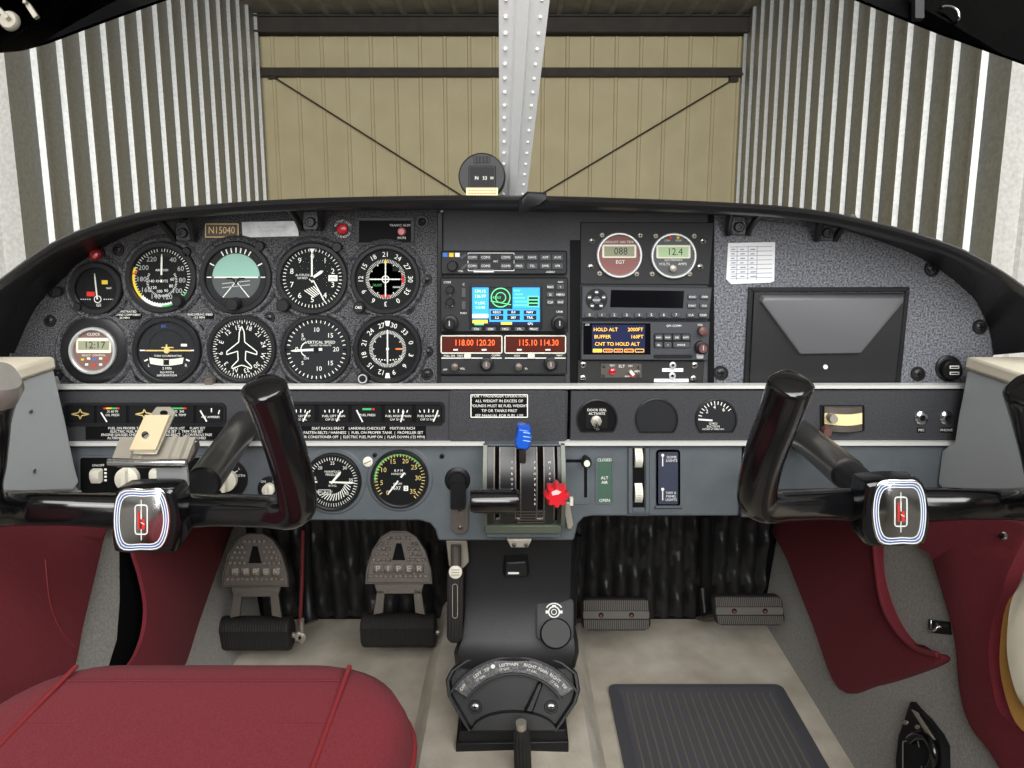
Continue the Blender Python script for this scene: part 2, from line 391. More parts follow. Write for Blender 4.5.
# carpeted tunnel between the footwells
def tunnel(Y): return (-.15 - .01 * (1.42 - Y), .132 + .01 * (1.42 - Y))
m = MB(); rings = []
for k in range(13):
    Y = .45 + (1.42 - .45) * k / 12; a, b = tunnel(Y); zt = .06
    rings.append([Vector(q) for q in ((a - .012, Y, 0), (a, Y, .02), (a + .004, Y, zt - .02), (a + .018, Y, zt - .003), (a + .035, Y, zt), (0, Y, zt + .004), (b - .035, Y, zt), (b - .018, Y, zt - .003), (b - .004, Y, zt - .02), (b, Y, .02), (b + .012, Y, 0))])
m.loft(rings, True, True)
struct('trim_tunnel', m, carpet_beige, 'beige carpeted tunnel between the footwells')

# windscreen: two bowed panes and the riveted post between them
def ws(u, t):
    """u -1..1 across, t 0 (foot) .. 1 (top)"""
    a = abs(u) ** 1.8
    return Vector((.70 * u * (1 - .1 * t), 1.135 - .50 * t - .33 * a * (1 - .3 * t), .862 + .42 * t - (.13 - .05 * t) * a))
for s_, nm in ((-1, 'window_1'), (1, 'window_2')):
    m = MB(); m.loft([[ws(s_ * (.012 + .988 * i / 14), j / 10) for i in range(15)] for j in range(11)], False, False)
    struct(nm, m, screen_glass, 'clear windscreen pane beside the riveted post')
pf = lambda Y: upright(Y)
foot, top = pf(1.115)(513, 197), pf(.835)(526, -30)
u_ = (top - foot).normalized(); rt = Vector((1, 0, 0)); nn = rt.cross(u_).normalized()
if nn.y > 0: nn = -nn
post = thing('windscreen_post', 'silver riveted post up the middle of the windscreen', 'post', foot)
m = MB(); prof = [(-1, 0), (-1, .002), (-.42, .003), (-.30, .012), (.16, .014), (.24, .004), (.98, .003), (1, 0)]; rings = []
for k in range(9):
    t = k / 8; c = foot.lerp(top, t); hw = .0205 + .0085 * t
    rings.append([c + rt * hw * a + nn * b for a, b in prof])
m.loft(rings, True, True); part('strip', m, post_paint, post)
m = MB(); L_ = (top - foot).length
for k in range(17):
    t = (k + .5) / 17; c = foot.lerp(top, t); hw = .0205 + .0085 * t
    for a in (-.72, .68): m.ball(c + rt * hw * a + nn * .0032, .0024, 8)
part('rivets', m, post_paint, post)
for o in post.children:
    if o.name.startswith('rivets'): o['kind'] = 'stuff'

# magnetic compass on the glareshield
U = upright(1.0)
cp = thing('magnetic_compass', 'round black magnetic compass standing on the glareshield', 'compass', U(482, 200, 0))
m = MB(U); m.lathe(482, 176.5, [(20, -45), (23.6, -40), (23.6, 2), (22, 7), (0.01, 7)], 40); part('housing', m, bezel, cp)
m = MB(U).pad(469, 166, 496, 188.5, 6.5, 9, 1.5); part('window_frame', m, plast, cp)
m = MB(U).rect(470.5, 167.5, 494.5, 187, 9.2).use(white).text('N', 477, 178.5, 3.6, 9.5).text('33', 485, 178.5, 3.6, 9.5).text('30', 492, 178.5, 2.6, 9.5)
m.m = [window_blk, white]; m.mi = [0] + [1] * (len(m.p) - 1)
m.ticks(482, 1000, 818, 819.6, -.7, .7, 13, .4, 9.5); m.rect(482.1, 167.6, 483, 187, 9.6); part('card', m, window_blk, cp)
m = MB(U).use(plast)
for k in range(5): m.pad(474 + k * 3.4, 156.5, 476.6 + k * 3.4, 163.5, 6, 9, .5, .3)
part('adjuster', m, plast, cp)
m = MB(U).use(label_cream).rect(466.5, 188, 498, 196, 8.6, 9.6).use(redp)
for k in range(10): m.line(469 + k * 2.8, 190.6, 470.6 + k * 2.8, 190.6, .9, 9.8); m.line(469 + k * 2.8, 193.6, 470.9 + k * 2.8, 193.6, .9, 9.8)
part('correction_card', m, label_cream, cp)
m = MB(U).prism([(470, 194), (494, 194), (498, 207), (466, 207)], -30, 4); part('mount', m, bezel, cp)

# sun visors
def visor(name, lab, pts, Y, extra):
    Uv = plane((0, Y, 0), (0, -1, .25)); r = thing(name, lab, 'visor', Uv(*pts[0]))
    part('visor_panel', MB(Uv).prism(pts, 0, 4), smoke, r); extra(Uv, r)
def ve1(Uv, r):
    m = MB(Uv).lathe(14, 24, [(9.5, 4), (9.5, 7), (8, 9), (0.01, 9)], 24); part('pivot_knob', m, steel, r)
    m = MB(Uv).line(4, 12, 17, 25, 4, 9, 5); part('knob_lever', m, steel, r)
    m = MB(Uv).line(33, 9, 41, 21, 4.5, 4, 4); m.line(31, 8, 34, 8, 3, 4, 8); part('clip', m, steel, r)
def ve2(Uv, r):
    m = MB(Uv).pad(909, 3, 919, 24, 4, 10, 2); part('catch', m, plast, r)
    pth = [Uv(x, y, h) for x, y, h in ((937, 11, 4), (938, 11.5, 9), (945, 13, 11), (951, 18, 11), (953, 24, 9), (953, 25, 4))]
    part('handle', MB().sweep(crom(pth, 4), .0012, 8), chrome, r)
visor('sun_visor', 'smoked sun visor with a metal pivot knob at the upper left corner', [(-60, -60), (330, -60), (165, 1), (112, 20), (48, 44), (22, 51), (0, 53), (-60, 56)], .5, ve1)
visor('sun_visor', 'smoked sun visor with a small chrome handle at the upper right corner', [(700, -60), (1100, -60), (1100, 95), (1024, 65), (1010, 60), (940, 35), (900, 19), (856, 1)], .5, ve2)

# ---------------------------------------------------------------- glareshield
PAIRS = [((8, 362), (-45, 350)), ((15, 335), (-22, 300)), ((35, 291), (5, 275)), ((73, 255), (60, 238)), ((142, 224), (130, 214)), ((205, 214), (200, 205)), ((300, 211), (300, 198.5)), ((440, 210), (430, 195.5)), ((512, 211), (512, 195.5)), ((580, 212), (590, 197)), ((713, 214), (720, 202)), ((800, 220), (810, 209)), ((870, 236), (885, 224)), ((925, 250), (945, 242)), ((944, 258), (975, 255)), ((970, 290), (1012, 277)), ((988, 325), (1045, 305)), ((994, 355), (1065, 345))]
YP = .90
inn = crom([Vector((*a, 0)) for a, b in PAIRS], 5); out = crom([Vector((*b, 0)) for a, b in PAIRS], 5)
UA, UB = upright(.897), upright(.80)
gl = thing('glareshield', 'long black padded glareshield arching over the instrument panel', 'glareshield', UB(512, 200))
m = MB(); rows = []; N_ = len(inn)
for i in range(N_):
    a, b = inn[i], out[i]
    t_ = (out[min(i + 1, N_ - 1)] - out[max(i - 1, 0)]).normalized(); nv = Vector((-t_.y, t_.x, 0))     # towards the panel face (down)
    if (a - b).dot(nv) < 0: nv = -nv
    q = lambda d, Y: upright(Y)(*(b + nv * d).xy)
    tp = q(0, .815); e_ = min(1, abs(tp.x) / .6); bk = Vector((tp.x * (1 - .02 * e_), 1.14 - .2 * e_ ** 2.2, tp.z - .012 - .022 * e_))
    rows.append([UA(*a.xy), q(12, .82), q(10.5, .806), q(8, .80), q(4.5, .798), q(1.8, .801), q(0, .812), tp + Vector((0, .03, -.003)), bk])
m.loft(rows, False, False); part('hood', m, padded, gl, sharp=60)
# clip at the joint of the two halves
Uc = upright(.795)
m = MB(Uc).layers([([(519, 212), (519, 199), (527, 192), (546, 193), (547, 199), (540, 206), (524, 213)], -14), ([(519, 212), (519, 199), (527, 191.5), (546, 192.5), (547.5, 199), (540, 206), (524, 213)], 2), ([(522, 208), (522, 200), (528, 193.5), (545, 194.5), (546, 199), (539, 204), (525, 209)], 5)])
part('joint_clip', m, plast, gl)
Ub = upright(.893)
for x, y, wd in ((184, 232, 14), (311, 221, 14), (738, 226, 14), (826, 232, 13)):
    m = MB(Ub)
    for s_ in (-1, 1):
        pth = [Ub(x + s_ * wd * 1.05, y - 15, 36), Ub(x + s_ * wd * .95, y - 8, 20), Ub(x + s_ * wd * .8, y + 1, 6), Ub(x + s_ * wd * .7, y + 8, 0)]
        m.sweep(crom(pth, 4), [(.0045, .004)] * 13, 10)
    m.pad(x - wd * .55, y - 10, x + wd * .55, y + 9, -6, 2, 3); bk_ = part('bracket', m, padded, gl)
    m = MB(Ub).lathe(x, y + 1, [(5, 2), (5, 5), (4, 6), (2.4, 6), (2.2, 4), (.01, 4)], 20); part('bracket_screw', m, screwb, bk_)
# ---------------------------------------------------------------- instrument panel
U = upright(YP)
topedge = [(p.x, p.y) for p in inn]
left_top = [p for p in topedge if p[0] <= 440][::-1]
right_top = [p for p in topedge if p[0] >= 713]
ip = thing('instrument_panel', 'wide black and grey instrument panel under the glareshield', 'instrument panel', U(512, 386))
m = MB(U); m.prism([(440, 385), (440, 210)] + left_top + [(50, 385)], -8, 0)
RIMS = [(98, 288, 27, 33), (163, 277, 35, 42), (237, 277, 35, 42), (313, 278, 36, 42), (386, 279, 34, 40), (95, 350, 34, 40), (168, 350, 35, 41), (243, 349, 34, 40), (317, 349, 35, 41), (388, 349, 34, 40)]
for x, y, a, b in RIMS:                         # moulded rims round the instruments
    m.lathe(x, y, [(b + 1, -1), (b - 1, 3), (b - 3, 4.6), (a + 1.5, 4.2), (a, 2), (a, -1)], 44, False)
part('crackle_face', m, crackle, ip)
m = MB(U); m.prism([(443, 385), (443, 207), (580, 208), (713.5, 211), (713.5, 385)], -8, -1); part('radio_bay', m, bay_grey, ip)
m = MB(U); m.rect(437.5, 212, 443, 386, -3, 5); part('centre_divider', m, plast, ip, .0008)
part('rack_gap', MB(U).rect(570, 240, 580, 385, -1, .5), black, ip); part('rack_gap', MB(U).rect(708, 215, 714, 385, -2, 1), black, ip)
m = MB(U); hole = [(745, 286), (908, 286), (900, 383), (742, 383)]
m.prism([(713.5, 385), (713.5, 213)] + right_top + [(972, 385)], -8, 0); part('hammertone_face', m, hammer, ip)
def screws(parent, pts, r=3.6, m_=screwb, Uv=U, ring=True, name='screw'):
    m0 = MB(Uv); x, y = pts[0]
    if ring: m0.use(bezel).lathe(x, y, [(r * 1.75, 0), (r * 1.6, 1.6), (r * 1.2, 1.6), (r * 1.1, .4)], 20, False)
    m0.use(m_).lathe(x, y, [(r, 0), (r, 1.4), (r * .7, 2.4), (.01, 2.5)], 18)
    m0.use(black).line(x - r * .6, y, x + r * .6, y, r * .28, 2.65, .1).line(x, y - r * .6, x, y + r * .6, r * .28, 2.65, .1)
    o = part(name, m0, m_, parent); first = Uv(x, y)
    for x, y in pts[1:]:
        c = o.copy(); sc.collection.objects.link(c); c.parent = parent; c.location = Uv(x, y) - first
screws(ip, [(53, 292), (50, 321), (118, 250), (140, 376), (57, 375), (118, 372), (269, 318), (340, 322), (409, 258), (409, 308), (427, 352), (427, 374), (291, 376), (409, 376), (422, 222), (426, 280), (198, 330)])
screws(ip, [(932, 269), (980, 327), (918, 374), (721, 373)], 4.6)

def root_at(name, label, cat, x, y, Uv=U, group=None): return thing(name, label, cat, Uv(x, y), group)
def shell(r, x, y, ri, ro, Uv=U, hb=7, m_=bezel, name='bezel', dial=dial_blk, gl_=True, square=0):
    """bezel ring, dial plate and glass of a round instrument"""
    m = MB(Uv).lathe(x, y, [(ro, 0), (ro, hb - 1.2), (ro - .8, hb), (ri + .9, hb), (ri, hb - 1), (ri - .4, 3)], 48, False); part(name, m, m_, r)
    m = MB(Uv).lathe(x, y, [(ri + .6, 0), (ri + .6, 2.6), (.01, 2.6)], 48); part('dial', m, dial, r)
    if gl_: m = MB(Uv).disc(x, y, ri - .1, hb - 1.4, 48); part('glass', m, glass, r)
def knob(r, x, y, rad, Uv=U, h=16, m_=knobm, name='knob', n=28):
    m = MB(Uv).lathe(x, y, [(rad * .6, 0), (rad * .6, 4), (rad, 4.5), (rad * .96, h - 2), (rad * .8, h), (.01, h)], n); part(name, m, m_, r)
def nums(m, x, y, rr, items, a0, step, size, h=3.0):
    for i, s_ in enumerate(items):
        if s_: a = R(a0 + step * i); m.text(s_, x + rr * math.sin(a), y - rr * math.cos(a), size, h)
G1 = 'round flight instruments of the left panel'
# 1 small gauge
x, y = 98, 288; r = root_at('vacuum_gauge', 'small round gauge with red and yellow squares and a vertical needle', 'gauge', x, y, U, G1)
shell(r, x, y, 20.5, 26); m = MB(U).use(redp).rect(x - 10, y + 3.5, x - 2, y + 8, 3).use(yellow).rect(x + 5, y - 8, x + 11, y - 4, 3).use(white)
m.ticks(x, y + 8, 0, 0, 0, 0, 0, 1, 3)
for k in range(5): m.line(x - 16 + k * 2.2, y + 11, x - 15 + k * 2.2, y + 11, .9, 3); m.line(x + 7 + k * 2.2, y + 11, x + 8 + k * 2.2, y + 11, .9, 3)
m.outline(circ(x + 1, y + 11, 3.4, 14), .8, 3).text('GS', x + 2, y + 17, 3, 3).text('NAV', x + 12, y, 2, 3)
part('markings', m, white, r); part('needle', MB(U).needle(x + 1, y + 11, -6, 26, 0, 1.4, 1.2, 3.6), white, r)
knob(r, 81, 306, 4.5, h=10)
# 2 airspeed
x, y = 163, 277; r = root_at('airspeed_indicator', 'airspeed dial with white, yellow and green arcs and an upright needle', 'gauge', x, y, U, G1)
shell(r, x, y, 30, 35.5); m = MB(U).use(white).ticks(x, y, 25.5, 28.5, 0, 350, 60, .6, 3)
m.use(yellow).arc(x, y, 27, 29.4, 225, 290, 3.1).use(white).arc(x, y, 26.4, 29.4, 150, 225, 3.1).use(green).arc(x, y, 28, 29.6, 120, 180, 3.2).use(redp).line(x - 29, y - 3, x - 24, y - 6, 1.3, 3.2)
m.use(grey_print); nums(m, x, y, 20.5, ['', '40', '60', '80', '100', '120', '140', '160', '180', '200', '220'], 0, 33, 5)
m.use(white).ticks(x, y + 4, 13.5, 15.5, 60, 300, 40, .5, 3); nums(m, x, y + 4, 10.5, ['60', '80', '90', '100', '120', '140'], 80, 38, 3)
m.use(dial_gry).rect(x - 9, y - 24, x + 9, y - 20.5, 2.9).use(white).text('AIRSPEED', x, y - 7, 2.2, 3).text('KNOTS', x, y + 4, 2.6, 3).text('TRUE SPEED', x, y + 19, 2, 3)
part('markings', m, white, r, label='white, yellow and green scale'); part('needle', MB(U).needle(x, y, 1, 23, 5, 1.6, 1.7, 4).use(bezel).lathe(x, y, [(2.6, 4), (2.2, 5), (.01, 5)], 14), white, r)
knob(r, 182, 300, 5.5)
# 3 attitude
x, y = 237, 277; r = root_at('attitude_indicator', 'artificial horizon with a pale green sky half and knob at its foot', 'gauge', x, y, U, G1)
shell(r, x, y, 30.5, 36, dial=horizon_gnd); m = MB(U).arc(x, y, 0, 23.5, -88, 88, 3.0, 36); part('sky_half', m, horizon_sky, r)
m = MB(U).use(dial_gry).ring(x, y, 24.2, 30.4, 3.2).use(white).ticks(x, y, 24.5, 29.5, -30, 30, 7, 1.2, 3.4).ticks(x, y, 24.5, 29.5, -62, 62, 2, 1.2, 3.4).ticks(x, y, 24.5, 29, -90, 90, 2, 1, 3.4)
m.rect(x - 22, y - .6, x + 22, y + .8, 3.3).use(grey_print)
for d in (5, 9): m.line(x - 14, y + d + 1.5, x + 14, y + d - 1.5, .9, 3.3)
m.use(white).line(x, y + 4, x - 13, y + 20, .9, 3.3).line(x, y + 4, x + 13, y + 20, .9, 3.3); part('markings', m, white, r)
m = MB(U).use(dial_blk).line(x - 9, y + 1, x - 3, y + 1, 1.3, 4.4, .5).line(x + 3, y + 1, x + 9, y + 1, 1.3, 4.4, .5).line(x - 3, y + 1, x, y + 6, 1.2, 4.4, .5).line(x + 3, y + 1, x, y + 6, 1.2, 4.4, .5); part('aircraft_bar', m, dial_blk, r)
m = MB(U).prism([(x - 22, y + 20.5), (x + 22, y + 20.5), (x + 14, y + 28), (x, y + 31), (x - 14, y + 28)], 3.3, 4.6); part('lower_mask', m, plast, r)
knob(r, 237, 303, 6.5, h=18)
# 4 altimeter
x, y = 313, 278; r = root_at('altimeter', 'altimeter with three white hands and numerals 0 to 9', 'gauge', x, y, U, G1)
shell(r, x, y, 30.5, 35.5); m = MB(U).use(white).ticks(x, y, 26.5, 29.5, 0, 352.8, 50, .7, 3); nums(m, x, y, 21.5, list('0123456789'), 0, 36, 5.6)
m.rect(x + 16, y - 3, x + 25, y + 3, 3.1).use(dial_blk).text('2992', x + 20.5, y, 2.6, 3.3).use(white).text('ALTITUDE', x - 10, y - 3, 2.2, 3).text('100 FEET', x - 10, y, 2, 3)
for k in range(5): m.line(x - 8 + k * 2.2, y + 12 - k, x + 2 + k * 1.5, y + 19 - k, .9, 3)
part('markings', m, white, r)
m = MB(U).needle(x, y, 0, 27, 4, 1.6, 1.8, 4.6).needle(x, y, 55, 13, 3, 2.2, 3, 4).needle(x, y, 152, 27, 3, 1, 1.2, 3.4).prism([(x - 2.6, y - 29.5), (x + 2.6, y - 29.5), (x, y - 24)], 3.4, 4); part('hands', m, white, r)
part('hub', MB(U).lathe(x, y, [(2.2, 3), (2, 5.6), (.01, 5.6)], 14), dial_blk, r); knob(r, 286, 304, 6.8)
# 5 course deviation
def cdi(r, x, y, rr, ang, cols, vy=0):
    m = MB(U).use(white).ticks(x, y, rr - 4, rr - .6, 0, 355, 72, .5, 3).ticks(x, y, rr - 5.5, rr - .6, 0, 330, 12, .8, 3)
    for i, s_ in enumerate(['0', '3', '6', '9', '12', '15', '18', '21', '24', '27', '30', '33']):
        a = ang + 30 * i; m.text(s_, x + (rr + 4 * cols) * math.sin(R(a)), y - (rr + 4 * cols) * math.cos(R(a)), 5, 3, a)
    return m
x, y = 386, 279; r = root_at('course_indicator', 'course indicator with a white cross of needles and small red flags', 'gauge', x, y, U, G1)
shell(r, x, y, 30, 34.5); m = cdi(r, x, y, 20.5, 150, 1)
m.use(dial_gry).lathe(x, y, [(19.5, 2.7), (.01, 2.7)], 40).use(redp).rect(x - 4, y + 15.5, x + 4, y + 18, 3).rect(x + 16, y - 4, x + 18.5, y + 4, 3).use(yellow).prism([(x - 2, y - 16), (x + 2, y - 16), (x, y - 20)], 3, 3.3).use(green).text('VLOC', x - 8, y + 6, 2.4, 3).use(white).text('NAV', x + 10, y + 8, 2, 3).use(dial_blk).rect(x + 7, y - 12, x + 14, y - 8, 3)
part('markings', m, white, r); m = MB(U).line(x, y - 16, x, y + 17, 1.1, 3.6, .5).line(x - 16, y, x + 14, y, 1.1, 3.4, .5)
for k in range(-4, 5):
    if k: m.lathe(x + k * 3.4, y, [(.9, 3.2), (.8, 4.2), (.01, 4.2)], 8); m.lathe(x, y + k * 3.6, [(.9, 3.2), (.8, 4.2), (.01, 4.2)], 8)
m.outline(circ(x, y, 3.4, 16), 1, 3.6); part('needles', m, white, r); knob(r, 361, 306, 6)
MB0 = MB(U).text('OBS', 361, 306, 2.6, 16.3); part('knob_lettering', MB0, white, r)
# 6 digital clock
x, y = 95, 350; r = root_at('digital_clock', 'round clock with a grey digital display and coloured printing', 'clock', x, y, U, G1)
m = MB(U).lathe(x, y, [(34, 0), (34, 2), (32, 3.5), (24, 3.5), (24, 2)], 44, False); part('mounting_plate', m, bezel, r)
shell(r, x, y, 20.4, 23.5, m_=alu, hb=8, dial=mat('clock face brown', (120, 90, 84), .6))
m = MB(U).use(offwhite).rect(x - 17.5, y - 12.5, x + 17.5, y + 2.5, 2.9, None, 1.5).use(lcd).rect(x - 15.5, y - 9.5, x + 15.5, y - .5, 3.1); part('display', m, lcd, r, label='grey digital display')
m = MB(U).use(lcd_dark).text('12:17', x + 1, y - 5, 7, 3.3).use(white).text('CLOCK', x, y - 16, 2.8, 3).text('SELECT  CONTROL', x, y + 5, 2, 3)
for k, (dx, dy, c_) in enumerate(((-11, 9, yellow), (-5, 8, white), (1, 9, bluep), (7, 8, white), (12, 9, redp), (-7, 14, white), (0, 15, redp), (7, 14, white))): m.use(c_).rect(x + dx - 1.6, y + dy - 1, x + dx + 1.6, y + dy + 1, 3.1)
part('markings', m, white, r); screws(r, [(74, 333), (117, 333), (79, 371), (112, 371)], 2.4, ring=False)
# 7 turn coordinator
x, y = 168, 350; r = root_at('turn_coordinator', 'turn coordinator with a pale gold aeroplane bar and inclinometer tube', 'gauge', x, y, U, G1)
shell(r, x, y, 29, 34, dial=dial_gry); m = MB(U).use(dial_blk).ring(x, y - 2, 18, 18.7, 2.9).use(white)
for s_ in (-1, 1): m.line(x + s_ * 22, y, x + s_ * 27, y, 1.2, 3).line(x + s_ * 19, y + 9, x + s_ * 22.5, y + 10.5, 1.4, 3)
m.text('L', x - 18, y + 15, 3, 3).text('R', x + 19, y + 15, 3, 3).text('2 MIN', x, y + 18, 2.6, 3).text('NO PITCH', x, y + 22, 2.1, 3).text('INFORMATION', x, y + 25, 2.1, 3).text('TURN COORDINATOR', x + 1, y + 5.5, 1.9, 3).use(bluep).text('DC', x - 3, y - 24, 2.6, 3).use(white).rect(x + 14, y - 6.5, x + 20, y - 4, 3); part('markings', m, white, r)
m = MB(U).line(x - 21, y, x + 24, y, 1.3, 3.6, .6).line(x - 5, y - 3, x + 7, y - 3, 1, 3.6, .5).lathe(x, y, [(3.2, 3), (2.6, 4.8), (.01, 5)], 14).line(x, y - 6, x, y, 1.4, 3.6, .6); part('aeroplane_bar', m, gold, r)
m = MB(U).prism([(x - 17, y + 7)] + [(x - 17 + 34 * i / 10, y + 7 + 1.6 * math.sin(math.pi * i / 10)) for i in range(1, 10)] + [(x + 17, y + 7), (x + 16, y + 13)] + [(x + 16 - 32 * i / 10, y + 13 + 2 * math.sin(math.pi * i / 10)) for i in range(1, 10)] + [(x - 16, y + 13)], 3.1, 4.6); part('inclinometer', m, offwhite, r)
m = MB(U).line(x - 2.6, y + 8.5, x - 2.6, y + 14.5, .7, 4.8).line(x + 2.6, y + 8.5, x + 2.6, y + 14.5, .7, 4.8).rect(x - 2.2, y + 9, x + 2.2, y + 14.3, 4.7); part('tube_lines', m, dial_blk, r)
# 8 directional gyro
x, y = 243, 348.5; r = root_at('heading_indicator', 'heading indicator with a white outlined aeroplane and compass card', 'gauge', x, y, U, G1)
shell(r, x, y, 30, 34); m = MB(U).use(white).ticks(x, y, 26.8, 29.4, 0, 355, 72, .6, 3).ticks(x, y, 25.2, 29.4, 0, 350, 36, .9, 3)
for i, s_ in enumerate(['15', '18', '21', '24', 'W', '30', '33', 'N', '3', '6', 'E', '12']): a = -12 + 30 * i; m.text(s_, x + 21.5 * math.sin(R(a)), y - 21.5 * math.cos(R(a)), 4.6, 3, a)
part('compass_card', m, white, r)
half = [(0, -23), (2.4, -17), (3, -7), (15, 2.5), (15, 5.5), (4, 2), (3.6, 11), (10, 17.5), (9.4, 19.5), (2, 16.5), (0, 16)]
o_ = [(x + a, y + b) for a, b in half] + [(x - a, y + b) for a, b in half[-2:0:-1]]; part('aeroplane_outline', MB(U).outline(o_, 1, 4.4), white, r)
knob(r, 213, 379, 5, m_=worn)
# 9 vertical speed
x, y = 317, 349; r = root_at('vertical_speed_indicator', 'vertical speed dial with its needle pointing left at zero', 'gauge', x, y, U, G1)
shell(r, x, y, 30.5, 35, dial=dial_gry); m = MB(U).use(white).ticks(x, y, 26.5, 29.6, -90, 90, 21, .8, 3).ticks(x, y, 26.5, 29.6, -90, -270, 21, .8, 3)
for s_, a in (('0', -90), ('5', -45), ('10', 0), ('15', 45), ('20', 90), ('15', 135), ('10', 173), ('5', 225)): m.text(s_, x + 19.5 * math.sin(R(a)), y - 19.5 * math.cos(R(a)), 4.6 if s_ != '5' else 3.8, 3)
m.text('VERTICAL SPEED', x + 4, y - 7, 2.9, 3).text('100 FEET PER MINUTE', x + 4, y - 4, 1.6, 3).text('UP', x - 13, y - 10, 2.4, 3).text('DN', x - 10, y + 9, 2.4, 3).arc(x - 8, y, 7, 7.9, 200, 340, 3); part('markings', m, white, r)
part('needle', MB(U).needle(x, y, -93, 25, 6, 2.6, 2, 3.8).use(dial_blk).lathe(x, y, [(3, 3.5), (2.6, 5), (.01, 5)], 14), white, r)
# 10 second course indicator
x, y = 388, 348.5; r = root_at('course_indicator', 'course indicator with one vertical white needle and a ringed knob', 'gauge', x, y, U, G1)
shell(r, x, y, 29.5, 34); m = cdi(r, x, y, 19, 75, 1.2); m.prism([(x - 2.6, y - 28), (x + 2.6, y - 28), (x + 1.5, y - 23), (x - 1.5, y - 23)], 3.2, 3.6).prism([(x - 2.6, y + 29), (x + 2.6, y + 29), (x + 1.5, y + 24), (x - 1.5, y + 24)], 3.2, 3.6)
for k in range(11): m.disc(x - 14 + k * 2.8, y + 9.5 + 1.6 * math.sin(math.pi * k / 10), .7, 3.1, 8)
m.use(orange).rect(x + 8, y - .8, x + 14, y + .8, 3.1); part('markings', m, white, r)
part('needle', MB(U).line(x, y - 19, x, y + 13, 1.3, 3.6, .5).lathe(x, y, [(1.6, 3.4), (1.4, 4.6), (.01, 4.6)], 12), white, r); knob(r, 365, 376, 6)
part('knob_ring', MB(U).lathe(365, 376, [(4.6, 16.2), (3.4, 16.2)], 20, False), grey_print, r)
for i, (x, y) in enumerate(((188, 252), (261, 246), (338, 247), (60, 291))): knob(ip, x, y, 5.2, h=7, name='instrument_screw')
# panel lamps, plaques, placards
r = root_at('warning_lamp', 'domed red warning lamp above the gauge with red and yellow squares', 'lamp', 98, 254)
part('lens', MB(U).lathe(98, 254, [(6, 2), (6, 7), (4, 10), (.01, 11)], 24), lens_red, r); part('collar', MB(U).lathe(98, 254, [(7.5, 0), (7.5, 2.5), (5, 2.5)], 24), bezel, r)
r = root_at('registration_plaque', 'bronze plaque lettered N15040 with a pale border', 'plaque', 222, 230)
part('plate', MB(U).rect(205, 223, 239.5, 238, 0, 1.2), bronze, r); m = MB(U).text('N15040', 222, 230.5, 7.2, 1.4, 0, .82).outline([(206, 224), (238.5, 224), (238.5, 237), (206, 237)], .9, 1.4); part('lettering', m, label_cream, r)
r = root_at('notice_plate', 'pale silver notice plate with faint lettering beside the bronze plaque', 'plate', 271, 229)
part('plate', MB(U).prism([(242, 222), (297, 221), (299, 236), (243, 237.5)], 0, 1), mat('silver notice', (206, 208, 208), .4, .2, noise=(90, (176, 178, 180), 4)), r); m = MB(U).text('ALL FLIGHT CONTROLS', 272, 227, 1.9, 1.2).text('NOTICE TO PILOT', 272, 231, 1.9, 1.2); part('lettering', m, grey_print, r)
x, y = 343, 229; r = root_at('push_button', 'round red push button inside a ring of small white lettering', 'button', x, y)
part('cap', MB(U).lathe(x, y, [(5.2, 0), (5.2, 4), (4, 5), (.01, 5)], 24), red_knob, r); part('collar', MB(U).lathe(x, y, [(9.5, 0), (9.5, 1.4), (6, 1.8), (6, .5)], 28, False), bezel, r)
m = MB(U)
for i, ch in enumerate('AUTOPILOT'): a = -64 + 16 * i; m.text(ch, x + 8 * math.sin(R(a)), y - 8 * math.cos(R(a)), 2.4, 2, a)
for i, ch in enumerate('DISENGAGE'): a = 240 - 15 * i; m.text(ch, x + 8 * math.sin(R(a)), y - 8 * math.cos(R(a)), 2.4, 2, a + 180)
part('lettering', m, white, r)
r = root_at('traffic_alert_panel', 'dark rectangular panel lettered TRAFFIC ALERT with a small pink button', 'panel', 385, 232)
m = MB(U).use(black).rect(359, 220, 412, 243, .6).use(bezel)
for q in ((357, 218, 414, 220.5), (357, 242.5, 414, 245), (357, 220, 359.5, 243), (411.5, 220, 414, 243)): m.rect(*q, 0, 3)
part('recess', m, black, r); part('button', MB(U).lathe(402, 231.5, [(4.2, .5), (4.2, 3), (3, 5), (.01, 5)], 20), mat('pink button', (214, 120, 116), .3), r); part('lettering', MB(U).text('TRAFFIC ALERT', 401, 225.4, 2.4, .9).text('MUTE', 402, 238, 2.4, .9), white, r)
def placard(lab, x0, y0, x1, y1, lines, size, Uv=U, m_=black, h=.8, ink_=white, border=False, group=None, outs=None):
    o = thing('placard', lab, 'placard', Uv((x0 + x1) / 2, y1), group); part('plate', MB(Uv).rect(x0, y0, x1, y1, 0, h), m_, o)
    m = MB(Uv)
    for i, s_ in enumerate(lines):
        if not s_: continue
        yy = y0 + (y1 - y0) * (i + .5) / len(lines); k = glyphs(s_)[0]; wd = (max(v.x for v in k) - min(v.x for v in k)) * size / .72
        m.text(s_, (x0 + x1) / 2, yy, size, h + .25, 0, min(1, (x1 - x0 - 2) / wd))
    if border: m.outline([(x0 + 1, y0 + 1), (x1 - 1, y0 + 1), (x1 - 1, y1 - 1), (x0 + 1, y1 - 1)], 1, h + .25)
    if m.p: part('lettering', m, ink_, o)
    return o
placard('small black three line placard lettered CROSSWIND COMPONENT above the digital clock', 108, 310, 142, 319.5, ['DEMONSTRATED', 'CROSSWIND COMPONENT', '20 MPH'], 2.2)
placard('small black placard lettered MANEUVERING SPEED above the turn coordinator', 185, 313, 214, 319, ['MANEUVERING SPEED', '132 MPH'], 2.2)

